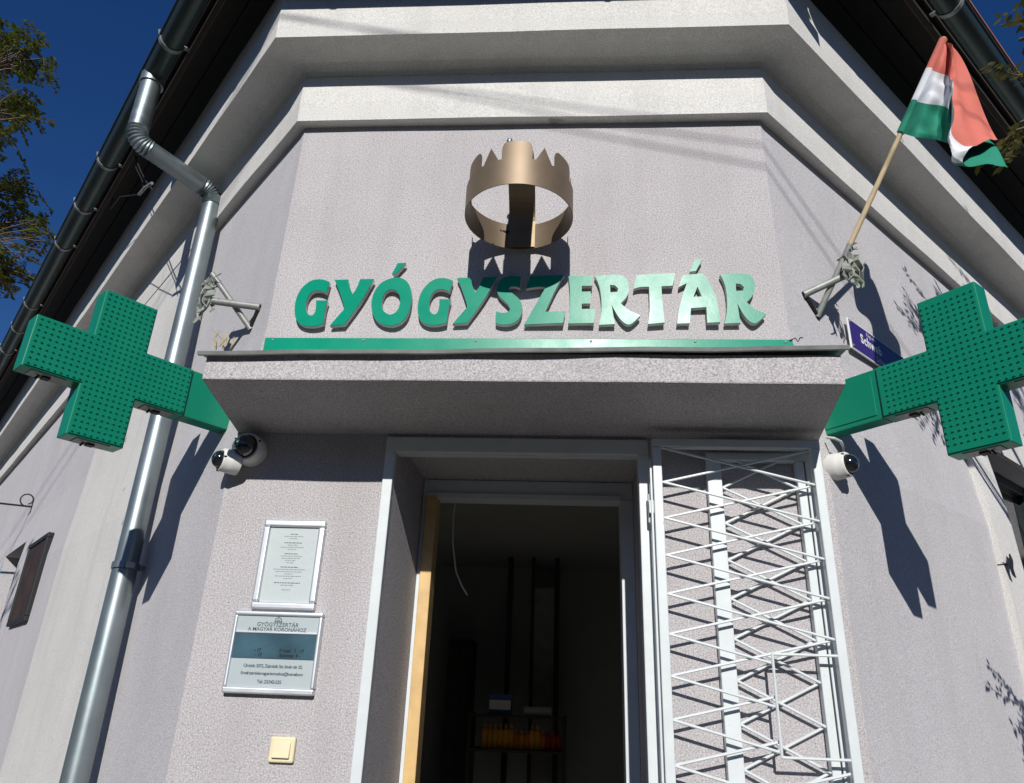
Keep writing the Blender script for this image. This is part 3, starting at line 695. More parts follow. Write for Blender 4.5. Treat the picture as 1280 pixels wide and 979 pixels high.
mb = MB(); mb.wbox(X0+e, X1-e, -.005, .003, Z0+e, Z1-e); sh_ = mb.build('printed_sheet', PAPER, nf)
zz = Z1-e-.018; rows = [(.16, 1), (.42, 0), (.20, 0), None, (.40, 1), (.22, 0), (.52, 0), (.20, 0), None, (.30, 1), (.48, 0), (.42, 0), (.24, 0), (.17, 0), None, (.40, 1), (.70, 0), (.60, 0), (.18, 0), (.60, 0), (.20, 0), None, (.58, 1), (.28, 0), None, (.20, 0)]
tb, tf = MB(), MB(); xm = (X0+X1)/2
for q in rows:
    zz -= .0078
    if not q: continue
    wd_, bold = q; L_ = wd_*.16; x = xm-L_/2
    while x < xm+L_/2:
        ww = rnd.uniform(.004, .014); mb = tb if bold else tf
        hgt = .0022 if bold else .0018
        mb.face([(x, -.0056, zz), (min(x+ww, xm+L_/2), -.0056, zz), (min(x+ww, xm+L_/2), -.0056, zz+hgt*1.2), (x, -.0056, zz+hgt*1.2)]); x += ww+.0022
tag(tb.build('printed_heading', INK, sh_), kind='stuff'); tag(tf.build('printed_text', INKL, sh_), kind='stuff')

pq = thing('hours_plaque', 'silver plaque with dark opening hours window and pharmacy address', 'plaque')
X0, X1, Z0, Z1 = -1.124, -.815, 1.626, 1.889; xm = (X0+X1)/2
mb = MB(); mb.wbox(X0+.006, X1-.006, -.018, .004, Z0+.006, Z1-.006); mb.build('plaque_body', PLATE, pq)
for q in ((X0, X1, Z1-.014, Z1), (X0, X1, Z0, Z0+.020), (X0, X0+.013, Z0+.0201, Z1-.0141), (X1-.013, X1, Z0+.0201, Z1-.0141)):
    mb = MB(); mb.wbox(q[0], q[1], -.026, .003, q[2], q[3]); mb.build('frame_rail', ALU, pq, bevel=.005, seg=3)
mb = MB(); mb.wbox(X0+.0131, X1-.0131, -.0235, -.015, 1.817, 1.824); mb.build('divider', ALU, pq, bevel=.002)
mb = MB(); mb.wbox(X0+.0131, X1-.0131, -.0205, -.015, 1.737, 1.8168); lc = mb.build('hours_window', LCD, pq)
YT = -.0186
text('GYÓGYSZERTÁR', .0185, plac(xm, 1.846, YT), INK, pq, spacing=1.05, bold=.00035)
text('A MAGYAR KORONÁHOZ', .0172, plac(xm, 1.8305, YT), INK, pq, bold=.0003)
text('Címünk: 2072, Zsámbék Szt. István tér 25.', .0142, plac(xm+.005, 1.713, YT), INK, pq, spacing=.86, bold=.0003)
text('E-mail: zsambek.magyar.koronahoz@hotmail.com', .0135, plac(xm+.005, 1.690, YT), INK, pq, spacing=.80, bold=.0003)
text('Tel.: 23/342-235', .0150, plac(xm, 1.664, YT), INK, pq, spacing=.86, bold=.0003)
for s, x, z, sz in (('Péntek   7 - 17', .062, 1.763, .014), ('Szombat  8 -', .058, 1.748, .014), ('- 17', -.055, 1.763, .014), ('- 17', -.05, 1.748, .014)):
    text(s, sz, plac(xm+x, z, -.0211), LCDINK, lc, bold=.0006)
ck = []
arcs = MB()
def ringarc(cx, cz, r0, r1, a0, a1, n=10):
    for k in range(n):
        t0, t1 = R(a0+(a1-a0)*k/n), R(a0+(a1-a0)*(k+1)/n)
        arcs.face([(cx+r0*math.cos(t0), YT, cz+r0*math.sin(t0)), (cx+r1*math.cos(t0), YT, cz+r1*math.sin(t0)), (cx+r1*math.cos(t1), YT, cz+r1*math.sin(t1)), (cx+r0*math.cos(t1), YT, cz+r0*math.sin(t1))])
ringarc(xm, 1.8585, .0095, .0125, 0, 180); ringarc(xm, 1.8585, .002, .005, 0, 180, 6)
arcs.face([(xm-.014, YT, 1.8545), (xm+.014, YT, 1.8545), (xm+.014, YT, 1.8578), (xm-.014, YT, 1.8578)])
arcs.face([(xm-.0012, YT, 1.8705), (xm+.0012, YT, 1.8705), (xm+.0012, YT, 1.8775), (xm-.0012, YT, 1.8775)])
arcs.build('crown_print', INK, pq)

sw = thing('bell_switch', 'ivory plastic rocker switch on the wall below the plaque', 'switch')
mb = MB(); mb.wbox(-.937, -.854, -.016, .004, 1.426, 1.502); mb.build('switch_plate', IVORY, sw, bevel=.006, seg=3)
mb = MB(); mb.hexa([Vector(q) for q in ((-.924, -.015, 1.440), (-.867, -.015, 1.440), (-.867, -.026, 1.440), (-.924, -.026, 1.440), (-.924, -.015, 1.490), (-.867, -.015, 1.490), (-.867, -.020, 1.490), (-.924, -.020, 1.490))]); mb.build('rocker', IVORY, sw, bevel=.003)

# ------------------------------------------------------------------ folding barred gate
def gate_leaf(label, x0, x1, yb, yf, zt, zb, sx, stiles, lz, rz, pitch, hole=None, rail=.03):
    t = thing('barred_gate', label, 'gate', 'folding gate leaves')
    for a, b in stiles:
        mb = MB(); mb.wbox(a, b, yf, yb, zb, zt-rail-.0005); mb.build('stile', PAINT, t, bevel=.003)
    for z0, z1 in ((zt-rail, zt), (zb-rail, zb-.0005)):
        mb = MB(); mb.wbox(x0, x1, yf, yb, z0, z1); mb.build('rail', PAINT, t, bevel=.003)
    ym = (yb+yf)/2; xl, xr = sx
    def bar(a, b, y):
        mb = MB(); d = (b-a)
        mb.tube([Vector((a.x, y, a.y)), Vector((b.x, y, b.y))], .0046, 7); mb.build('bar', PAINT, t, smooth=True)
    def clip(a, b, y):
        # a is on the left stile, b on the right stile: (x, z)
        a, b = Vector(a), Vector(b)
        if b.y > zt-rail: k = (zt-rail-a.y)/(b.y-a.y); b = a.lerp(b, k)
        if a.y > zt-rail: k = (zt-rail-b.y)/(a.y-b.y); a = b.lerp(a, k)
        if min(a.y, b.y) < zb: return
        if hole:
            hx, h0, h1 = hole; k = (hx-a.x)/(b.x-a.x); q = a.lerp(b, k)
            if h0-.005 < q.y < h1+.005 and h0 < b.y < h1: b = q
            elif h0 < b.y < h1:   # comes in from above or below
                zc = h1 if q.y > h1 else h0; k = (zc-a.y)/(b.y-a.y); b = a.lerp(b, k)
            elif h0 < q.y < h1: 
                b = q
        bar(a, b, y)
    k = -2
    while True:
        za = lz-pitch*k
        if za < zb: break
        # down to the right, and up to the right
        if za < zt: 
            clip((xl, za), (xr, rz-pitch*(k+1)), ym-.0045); clip((xl, za), (xr, rz-pitch*(k-1)), ym+.0045)
        elif za-pitch*.9 < zt: clip((xl, za), (xr, rz-pitch*(k+1)), ym-.0045)
        k += 1
    if hole:
        hx, h0, h1 = hole
        bar(Vector((hx, h0)), Vector((hx, h1)), ym-.011); bar(Vector((hx, h0)), Vector((xr+.005, h0)), ym-.011); bar(Vector((hx, h1)), Vector((xr+.005, h1)), ym-.011)
    return t
GF = -.075
lzs = [W(828, 602.8, GF).z, W(845.5, 957.4, GF).z]; pitch = (lzs[0]-lzs[1])/7
rz0 = W(1017.3, 606.8, GF).z
hx = W(970, 880, GF).x; h1 = W(965, 818, GF).z; h0 = W(977, 947, GF).z
gx0, gx1 = W(815, 572, GF).x, W(1026, 582, GF).x; gz = W(900, 551, GF).z
gl = gate_leaf('white barred gate leaf with gap for the lock, folded back against the wall', gx0, gx1, GF+.017, GF-.017, gz, .12, (gx0+.03, gx1-.03), [(gx0, gx0+.031), (gx1-.031, gx1)], lzs[0], rz0, pitch, (hx, h0, h1))
GB = -.022
lz2 = W(903.7, 610, GB).z; rz2 = W(998.6, 611, GB).z; pit2 = (lz2-W(919, 799, GB).z)/4
bx0, bx1, bx2, bx3 = W(883, 594, GB).x, W(901, 594, GB).x, W(995, 600, GB).x, W(1017, 600, GB).x
gb = gate_leaf('narrow white barred gate leaf caught between the front leaf and the wall', bx0, bx3, GB+.016, GB-.016, gz-.03, .12, (bx1, bx2), [(bx0, bx1), (bx2, bx2+.028), (bx2+.033, bx3)], lz2, rz2, pit2)
for z in (2.27, .7):
    mb = MB(); mb.tube([Vector((.302, GF+.03, z+.05)), Vector((.302, GF+.03, z-.05))], .010, 10); mb.wbox(.295, gx0+.004, GF+.0, GF+.028, z-.022, z+.022); mb.tube([Vector((.302, GF+.03, z)), Vector((.302, .0, z))], .006, 6)
    mb.build('hinge', PAINT, gl, smooth=True)
mb = MB(); mb.wbox(.300, gx0-.003, GF-.008, GF+.012, .12, 2.44); mb.build('edge_bar', PAINT, gl, bevel=.002)
for z in (2.2, .5):
    mb = MB(); mb.wbox(bx3-.02, bx3+.0, GB-.04, GB-.0165, z, z+.05); mb.build('fold_hinge', PAINT, gb)

# ------------------------------------------------------------------ street name sign
sg = thing('street_name_sign', 'blue enamel street name sign with white border, half behind the cross', 'sign')
p0, p1 = pxR(1054, 397, .012), pxR(1062, 436, .012); s0 = (sR(p0)+sR(p1))/2; zt, zb = p0.z, p1.z; s1 = s0+.72
so_ = oR(3.15)
def sp(s, z, d): return FR(s, so_+d, z)
mb = MB(); mb.hexa([sp(a, z, d) for z in (zb, zt) for a, d in ((s0, .018), (s1, .006), (s1, .012), (s0, .026))]); mb.build('plate', SIGNW, sg, bevel=.002)
def lay(d): return lambda x, y, z: sp(s0+x, zb+y, .0262+d-(x/.72)*.014)
mb = MB(); H = zt-zb; fn = lay(.001); mb.face([fn(x, y, 0) for x, y in ((.008, .006), (.712, .006), (.712, H-.006), (.008, H-.006))]); mb.build('blue_field', SIGNB, sg)
text('Régi név', .027, lay(.0018), SIGNW, sg, align='LEFT').data.transform(Matrix.Translation(fn(.165, H-.026, 0)-fn(0, 0, 0)))
text('Schwab', .062, lay(.0018), SIGNW, sg, align='LEFT', bold=.0022, spacing=1.1).data.transform(Matrix.Translation(fn(.10, H*.54, 0)-fn(0, 0, 0)))
text('Schw', .042, lay(.0018), SIGNW, sg, align='LEFT').data.transform(Matrix.Translation(fn(.235, .026, 0)-fn(0, 0, 0)))
for x, y in ((.016, .016), (.016, H-.016)):
    mb = MB(); mb.lathe(fn(x, y, 0), NR, [(.006, -.012), (.006, .002), (.003, .004)], 8); mb.build('screw', ZINC_D, sg)

# ------------------------------------------------------------------ flag brackets and flag
def scraps(t, c, N, T, n, seed):
    q = random.Random(seed)
    for i in range(n):
        mb = MB(); a = c+T*q.uniform(-.03, .03)+N*q.uniform(-.02, .02)+Z*q.uniform(-.01, .05); w_ = q.uniform(.010, .022); L_ = q.uniform(.08, .20); prev = None
        d = Vector((q.uniform(-.25, .25), q.uniform(-.25, .25), -1)).normalized()
        if i % 4 == 3: d = (T*q.choice((-1, 1))+Z*.4+N*.3).normalized(); L_ *= .5; w_ = .004
        for k in range(7):
            p = a+d*(L_*k/6)+T*(.010*math.sin(k*1.7+i))+N*(.012*math.cos(k*1.3+i*2)); ww = w_*(1-.75*(k/6)**2)
            sd = (T*math.cos(i+k*.5)+N*math.sin(i+k*.5))*ww
            cur = (p-sd, p+sd)
            if prev: mb.face([prev[0], prev[1], cur[1], cur[0]])
            prev = cur
        o = mb.build('torn_tape', SCRAP, t); sf = o.modifiers.new('thick', 'SOLIDIFY'); sf.thickness = .004
def bracket(label, b1, t1, b2, t2, N, T, sd):
    t = thing('flag_bracket', label, 'flag holder', 'flag brackets on the side walls')
    mb = MB(); mb.tube([b1-(t1-b1).normalized()*.004, t1], .0125, 14); mb.build('tube', STEEL, t, smooth=True)
    mb = MB(); mb.tube([b2-(t2-b2).normalized()*.004, t2], .0155, 14); mb.build('tube', STEEL, t, smooth=True)
    mid = (b1+b2)/2; d = (b2-b1); mb = MB(); mb.tube([b1-d*.1+N*.002, b2+d*.1+N*.002], .008, 6); mb.build('wall_bar', BLACK, t)
    scraps(t, t1.lerp(t2, .5), N, T, 9, sd)
    return t
b1 = pxR(1022, 395, .004); sB = sR(b1)
tip = on_plane(1179, 50, b1, TR_); sock = b1.lerp(tip, .265)
b2 = pxR(1005.5, 368, .006); t2 = pxR(1064, 341, .15)
bracket('grey tube flag bracket holding the flag pole on the side wall', b1, sock, b2, t2, NR, TR_, 3)
b1l = pxL(313, 411, .004); t1l = pxL(265, 342, .19); b2l = pxL(324, 384, .006); t2l = pxL(263, 376, .17)
bracket('empty grey tube flag bracket close to the downpipe', b1l, t1l, b2l, t2l, NL, TL, 5)
fg = thing('flag', 'red, white and green cloth flag drooping from a wooden pole', 'flag')
pd = (tip-b1).normalized()
mb = MB(); mb.tube([sock-pd*.10, tip+pd*.01], [.0112, .0095], 12); mb.build('pole', PALEWOOD, fg, smooth=True)
Vn = Vector((math.sin(YAW), math.cos(YAW), 0)); 
def fp(x, y, d=0): return on_plane(x, y, tip+Vn*d, (Vn*.9+TR_*.0).normalized())
def polep(x, y):
    q = on_plane(x, y, b1, TR_); k = (q-b1).dot(pd); return b1+pd*k
# control net: rows from the pole (v=0) to the fly end, columns from red edge (u=0) to green edge (u=1)
NET = [
 [polep(1180, 49), polep(1161, 87), polep(1141, 127), polep(1119, 166)],
 [polep(1181, 49)+NR*.015, fp(1172, 90, .02), fp(1158, 130, .05), fp(1143, 172, .09)],
 [fp(1184, 52, .00), fp(1185, 93, .03), fp(1177, 132, .07), fp(1168, 176, .11)],
 [fp(1187, 54, -.03), fp(1190, 96, -.02), fp(1188, 134, .0), fp(1190, 179, .03)],
 [fp(1190, 60, .00), fp(1188, 110, .02), fp(1196, 140, .08), fp(1204, 168, .13)],
 [fp(1200, 78, .02), fp(1188, 130, -.01), fp(1200, 150, .09), fp(1216, 168, .15)],
 [fp(1216, 106, .02), fp(1190, 150, -.03), fp(1202, 160, .08), fp(1226, 172, .15)],
 [fp(1234, 142, .02), fp(1190, 166, -.04), fp(1196, 178, .02), fp(1236, 178, .10)],
 [fp(1247, 170, .01), fp(1206, 180, -.05), fp(1190, 200, -.02), fp(1246, 186, .02)],
 [fp(1249, 176, .0), fp(1218, 181, -.06), fp(1206, 203, -.05), fp(1259, 210, -.05)],
]
def cat(P, t):
    n = len(P)-1; k = min(int(t*n), n-1); f = t*n-k
    a, b, c, d = P[max(k-1, 0)], P[k], P[k+1], P[min(k+2, n)]
    return .5*((2*b)+(c-a)*f+(2*a-5*b+4*c-d)*f*f+(3*b-a-3*c+d)*f**3)
mb = MB(); nu, nv = 30, 54; grid = []
for i in range(nv+1):
    v = i/nv; row = [cat([r_[q] for r_ in NET], v) for q in range(4)]
    grid.append([cat(row, j/nu)+Vn*((.012*math.sin(j*.55+v*9)+.005*math.sin(j*1.3-v*17+2))*min(1, v*4))+pd*0 for j in range(nu+1)])
mb.v = [p for r_ in grid for p in r_]
for i in range(nv):
    for j in range(nu):
        mb.f.append([i*(nu+1)+j, i*(nu+1)+j+1, (i+1)*(nu+1)+j+1, (i+1)*(nu+1)+j]); mb.mi.append(0 if j < nu/3 else 1 if j < 2*nu/3 else 2)
mb.build('flag_cloth', [RED, WHITE, FGREEN], fg, smooth=True)
sl_ = MB(); 
for q, (a, b, m_) in enumerate(((1, .72, RED), (.72, .45, WHITE), (.45, .16, FGREEN))): pass
for (xa, ya), (xb, yb), m_ in (((1180, 49), (1161, 87), RED), ((1161, 87), (1141, 127), WHITE), ((1141, 127), (1119, 166), FGREEN)):
    mb = MB(); mb.tube([polep(xa, ya), polep(xb, yb)], .0165, 12, cap=True); mb.build('pole_sleeve', m_, fg, smooth=True)

# ------------------------------------------------------------------ left wall: framed panel, iron bracket
fb = thing('framed_panel', 'dark framed brown panel hung beside the white pilaster', 'picture')
pts = [pxL(37, 683, .03), pxL(62, 666, .03), pxL(8.5, 783, .03), pxL(30, 776, .03)]
sa, sb_ = (sL(pts[1])+sL(pts[3]))/2, (sL(pts[0])+sL(pts[2]))/2; za, zb_ = (pts[2].z+pts[3].z)/2, (pts[0].z+pts[1].z)/2
O_ = FL(0, oL(2.3), 0)
for q in ((sa, sb_, zb_-.035, zb_), (sa, sb_, za, za+.035), (sa, sa+.05, za+.0351, zb_-.0351), (sb_-.05, sb_, za+.0351, zb_-.0351)):
    mb = MB(); mb.box(O_, TL, NL, Z, q[0], q[1], -.01, .03, q[2], q[3]); mb.build('frame_rail', BLACK, fb, bevel=.005)
mb = MB(); mb.box(O_, TL, NL, Z, sa+.05, sb_-.05, -.005, .02, za+.035, zb_-.035); mb.build('painted_panel', BOARDP, fb)
ib = thing('iron_bracket', 'thin black iron arm with a curled end on the side wall', 'bracket')
hk = pxL(37, 633, .02); sI = sL(hk); mb = MB()
root = FL(sI, oL(hk.z)-.01, hk.z)
mb.tube([root, root+NL*.75-Z*.05], .009, 8); mb.build('arm', BLACK, ib, smooth=True)
mb = MB(); c = hk+Z*.055+NL*.03; mb.tube([c+(NL*math.cos(R(a))+Z*math.sin(R(a)))*(.055*(1-a/900)) for a in range(-90, 260, 20)], .006, 6); mb.build('scroll', BLACK, ib, smooth=True)
mb = MB(); mb.box(root, TL, NL, Z, -.02, .02, 0, .014, -.06, .06); mb.build('wall_plate', BLACK, ib)
# shutter catches beside the right window
for k, (x, y) in enumerate(((1262, 705), (1262, 1120))):
    if k: break
    q = pxR(x, y, .05); sc = thing('shutter_catch', 'small dark iron shutter catch on the white window surround', 'catch')
    mb = MB(); mb.tube([q-NR*.06, q], .006, 6); mb.build('pin', BLACK, sc)
    mb = MB(); mb.prism([q+TR_*a+Z*b for a, b in ((-.03, .03), (.0, .015), (.02, .05), (.04, .02), (.02, -.02), (.03, -.06), (.0, -.05), (-.02, -.01))], NR*.006); mb.build('hook', BLACK, sc)

# dry weed on the left end of the canopy
dw = thing('dry_weed', 'small tuft of dry grass growing on the canopy end', 'weed')
q = random.Random(4); base = Vector((CXa+.03, CY+.03, W(270, 437, CY+.03).z+.012))
for i in range(9):
    mb = MB(); a = base+Vector((q.uniform(-.02, .035), q.uniform(-.03, .02), -.012)); d = Vector((q.uniform(-.4, .6), q.uniform(-.3, .1), 1)); L_ = q.uniform(.03, .085)
    mb.tube([a, a+d*L_*.5, a+d*L_+Vector((q.uniform(-.03, .03), 0, -.01))], [.0026, .0032, .001], 5); mb.build('stalk', DRYGRASS, dw)

# ------------------------------------------------------------------ inside: shelf, bottles, boxes, cable
def inside(x, y, yy): return W(x, y, yy)
SY = 4.3
shf = thing('shop_shelf', 'black open shelf unit inside the dark shop', 'shelf')
a, b = inside(588, 892, SY), inside(708, 896, SY); zt = a.z
zlev = [zt, inside(640, 936, SY).z-.0, inside(640, 990, SY).z-.12, .75, .3]
for z in zlev:
    mb = MB(); mb.wbox(a.x, b.x, SY-.17, SY+.17, z-.022, z); mb.build('shelf_board', INTD, shf, bevel=.003)
for x in (a.x, b.x-.03):
    for y in (SY-.17, SY+.14):
        mb = MB(); mb.wbox(x-.001, x+.031, y-.001, y+.031, 0, zt+.01); mb.build('post', INTD, shf)
BOT = [mat('yellow_bottle_plastic', (.75, .36, .02), .4, var=.05), mat('orange_bottle_plastic', (.70, .20, .02), .4, var=.05), mat('red_label_plastic', (.45, .05, .02), .4, var=.05)]
q = random.Random(11)
def bottle(x, y, z, h, r, m, label):
    t = thing('bottle', label, 'bottle', 'bottles on the shop shelf'); P = Vector((x, y, z+.0005))
    mb = MB(); mb.lathe(P, Z, [(r*.94, 0), (r, .006), (r, h*.66), (r*.75, h*.74), (r*.34, h*.78), (r*.34, h*.82)], 14); mb.build('bottle_body', m, t, smooth=True)
    mb = MB(); mb.lathe(P, Z, [(r*.4, h*.82), (r*.4, h*.90), (r*.14, h*.92), (r*.12, h)], 10); mb.build('nozzle_cap', m, t, smooth=True)
nb = 15
for i in range(nb):
    x = inside(606+i*6.6, 936, SY).x; tall = i < 6 or i in (9, 10)
    k = 0 if i < 6 else 0 if i in (7, 9, 10) else 1 if i < 12 else 2
    bottle(x, SY-.08, zlev[1], .20 if tall else .155, .026, BOT[k], ('yellow', 'orange', 'red')[k]+(' tall' if tall else ' short')+' bottle standing in a row on the dark shop shelf')
def carton(x0, x1, y, d, z, h, m, label, rot=0):
    t = thing('carton', label, 'box', 'cartons on the shop shelf'); mb = MB(); mb.wbox(x0, x1, y-d, y+d, z+.0005, z+h); mb.build('carton_body', m, t, bevel=.002)
    mb = MB(); mb.wbox(x0+.006, x1-.006, y-d-.0012, y-d-.0002, z+h*.25, z+h*.7); mb.build('printed_band', SIGNW, t)
BLUE = mat('blue_carton', (.05, .12, .30), .5, var=.1); GREY = mat('pale_carton', (.45, .47, .48), .5, var=.1)
carton(inside(612, 890, SY).x, inside(640, 890, SY).x, SY-.05, .07, zlev[0], .16, BLUE, 'blue carton with white band on top of the shop shelf')
carton(inside(655, 890, SY).x, inside(690, 890, SY).x, SY-.05, .06, zlev[0], .07, GREY, 'low pale carton lying on top of the shop shelf')
x = inside(597, 960, SY).x
for i in range(9):
    ww = q.uniform(.05, .085); carton(x, x+ww, SY-.05, .07, zlev[2], q.uniform(.12, .2), (GREY, BLUE, GREY)[i % 3], ('pale carton' if i % 3 != 1 else 'blue carton')+' in the row on the low shop shelf'); x += ww+.004
    if x > b.x-.08: break
cab = thing('tall_cupboard', 'dark tall cupboard standing against the shop wall', 'cupboard')
p = inside(566, 800, 5.1); p2 = inside(592, 800, 5.1)
mb = MB(); mb.wbox(p.x-.02, p2.x, 5.0, 5.45, 0, p.z); mb.build('carcass', INTD, cab); mb = MB(); mb.wbox(p.x-.02, (p.x+p2.x)/2-.01, 4.98, 4.999, .1, p.z-.02); mb.build('door_leaf', INTD, cab)
scn = thing('room_divider', 'pale panel with dark posts behind the shop shelf', 'panel')
for xa, xb, m_ in ((634, 640, INTD), (664, 668, INTD), (693, 699, INTD)):
    mb = MB(); u0, u1 = inside(xa, 760, 5.0).x, inside(xb, 760, 5.0).x; mb.wbox(u0, u1, 4.96, 5.04, 0, RZ-.002); mb.build('post', m_, scn)
mb = MB(); mb.wbox(inside(668, 760, 5.0).x+.001, inside(693, 760, 5.0).x-.001, 4.99, 5.01, 0, RZ-.3); mb.build('panel', mat('pale_panel', (.34, .34, .32), .7), scn)
mb = MB(); cy = .66; mb.tube([W(571, 618, cy), W(567, 640, cy), W(566, 680, cy), W(570, 715, cy), W(577, 732, cy), W(584, 744, cy)], .0035, 8)
# fixed to the lintel
tag(mb.build('hanging_cable', PLASTIC, smooth=True), 'thin pale cable dangling in the open doorway', 'cable')

# ------------------------------------------------------------------ trees
def tree(name, label, trunk, height, boughs, leafm, seed, nleaf=260, leaf=.05, extra=()):
    """boughs: (tip point, spread radius, leaf factor)"""
    q = random.Random(seed); t = thing(name, label, 'tree', 'street trees')
    trunk = Vector(trunk); top = trunk+Vector((q.uniform(-.3, .3), q.uniform(-.3, .3), height))
    mb = MB(); n = 9
    tp = [trunk.lerp(top, k/n)+Vector((.12*math.sin(k*1.1+seed), .12*math.cos(k*.9+seed), 0))*(k/n) for k in range(n+1)]
    mb.tube([tp[0]-Z*.1]+tp, [.26]+[.22*(1-.8*k/n) for k in range(n+1)], 12); mb.build('trunk', BARK, t, smooth=True)
    lv = MB(); twigs = MB()
    for tipp, rad, fac in boughs:
        tipp = Vector(tipp); k = max(2, min(n-1, int(n*min(.9, max(.3, (tipp.z-1.2)/height)))))
        s = tp[k]; mid = s.lerp(tipp, .55)+Z*.35
        pth = [s.lerp(mid, x/4).lerp(mid.lerp(tipp, x/4), x/4) for x in range(5)]
        lm = MB(); lm.tube(pth, [.075, .055, .038, .022, .008], 8); lm.build('limb', BARK, t, smooth=True)
        for j_ in range(int(nleaf*fac/26)):
            # a twig carrying paired leaflets
            v = Vector((q.gauss(0, 1), q.gauss(0, 1), q.gauss(0, .8))); v = v.normalized()*rad*(q.random()**.45)
            c = tipp+v; a = pth[4].lerp(pth[3], q.random()*.9); 
            dr = Vector((q.uniform(-1, 1), q.uniform(-1, 1), q.uniform(-.9, .25))).normalized(); L_ = q.uniform(.16, .30)
            twigs.tube([a, a.lerp(c, .5)+Z*.05, c, c+dr*L_*.5], [.008, .006, .004, .002], 4)
            side = dr.cross(Z); side = side.normalized() if side.length > .01 else Vector((1, 0, 0))
            for h_ in range(13):
                for sg_ in (-1, 1):
                    b_ = c+dr*(L_*h_/12); d2 = (side*sg_+dr*.35+Vector((q.uniform(-.4, .4), q.uniform(-.4, .4), q.uniform(-.6, .3)))).normalized()
                    wv = d2.cross(Vector((q.uniform(-.5, .5), q.uniform(-.5, .5), 1))).normalized(); ll = leaf*q.uniform(.7, 1.25)
                    lv.face([b_, b_+d2*ll*.5+wv*ll*.24, b_+d2*ll, b_+d2*ll*.5-wv*ll*.24])
    tag(twigs.build('twigs', BARK, t), kind='stuff')
    me = bpy.data.meshes.new('crown'); me.from_pydata([tuple(v) for v in lv.v], [], lv.f); me.materials.append(leafm)
    o = bpy.data.objects.new('crown', me); COL.objects.link(o); o.parent = t
    return t
def at(x, y, t): return CAM+ray(x, y)*t
tree('street_tree', 'olive leaved street tree rising beyond the left gutter', (-10.5, 4.2, -.13), 8.5,
     [(at(38, 68, 8.2), .26, .7), (at(5, 62, 8.6), .34, .8), (at(25, 130, 8.4), .24, .6), (at(-4, 140, 8.0), .34, .8), (at(8, 235, 8.5), .32, .9), (at(25, 275, 8.6), .28, .8), (at(10, 335, 8.3), .32, .9), (at(-15, 300, 8.0), .6, 1.2),
      (at(-70, 120, 8.5), .9, 2.0), (at(-90, 260, 8.8), 1.0, 2.0), (at(-150, 180, 9), 1.1, 2.2), (at(-60, -60, 9), 1.0, 2.0), (at(-170, 20, 9.4), 1.2, 2.5), (at(-250, 260, 9), 1.2, 2.5)], LEAF1, 3, nleaf=1000, leaf=.06)
tree('street_tree', 'autumn coloured tree whose branches hang before the right eave', (5.2, -2.3, -.13), 6.2,
     [(at(1274, 50, 3.15), .09, .22), (at(1284, 85, 3.1), .08, .22), (at(1284, 165, 2.95), .07, .18), (at(1300, 190, 2.9), .08, .18), (at(1350, 130, 3.1), .18, .3), (at(1350, 30, 3.2), .2, .4),
      (pxR(1278, 885)+SUNV*1.35, .05, .20), (pxR(1296, 910)+SUNV*1.5, .08, .26), (pxR(1168, 350)+SUNV*2.3, .07, .10), (pxR(1285, 640)+SUNV*1.6, .10, .3), ((2.85, -1.2, 5.35), .35, .8), ((3.6, -1.6, 4.8), .5, 1.2), ((3.4, -1.0, 3.9), .6, 1.4), ((3.9, -2.6, 5.6), .8, 1.6), ((5.4, -2.0, 6.8), 1.1, 2.2), ((6.3, -3.2, 5.4), 1.0, 2.0), ((5.0, -3.8, 5.6), 1.0, 2.0)], LEAF2, 8, nleaf=500, leaf=.045)
tree('street_tree', 'street tree on the pavement that dapples the left side wall', (-7.6, -2.2, -.13), 6.0,
     [((-4.35, -1.0, 4.75), .35, .8), ((-4.8, -.6, 4.3), .35, .8), ((-6.2, -2.0, 5.5), .9, 2.0), ((-7.8, -2.5, 6.5), 1.1, 2.2), ((-8.6, -1.4, 5.3), 1.0, 2.0), ((-7.2, -3.4, 5.4), 1.0, 2.0)], LEAF1, 12, nleaf=500, leaf=.06)

# loose service wires under the left eave, a twist of wire at the strip's end
sw_ = thing('service_wires', 'loose wires with a pale connector under the eave by the downpipe', 'wires')
def eL(x, y, o=.42): return on_plane(x, y, PL+NL*(oL(4.6)+o), NL)
for path, r_, m_ in (([eL(168, 194), eL(176, 214), eL(182, 226), eL(191, 238)], .004, CABLE), ([eL(171, 196), eL(170, 210), eL(178, 226), eL(180, 240)], .003, CABLE), ([eL(141, 248), eL(138, 262), eL(150, 246), eL(174, 243)], .003, CABLE), ([eL(130, 246), eL(122, 258), eL(112, 270), eL(101, 282)], .003, CABLE), ([eL(174, 243), eL(182, 234), eL(190, 229)], .008, ZINC_D)):
    mb = MB(); mb.tube(path, r_, 6); mb.build('wire', m_, sw_, smooth=True)
q0 = W(994, 427, -.018); mb = MB(); mb.tube([q0+Vector((-.02, 0, .004)), q0+Vector((0, -.006, .012)), q0+Vector((.008, -.006, -.004)), q0+Vector((.018, -.004, .014)), q0+Vector((.030, 0, .016))], .0025, 6)
tag(mb.build('wire_twist', BLACK), 'short twist of black wire at the right end of the green strip', 'wire')

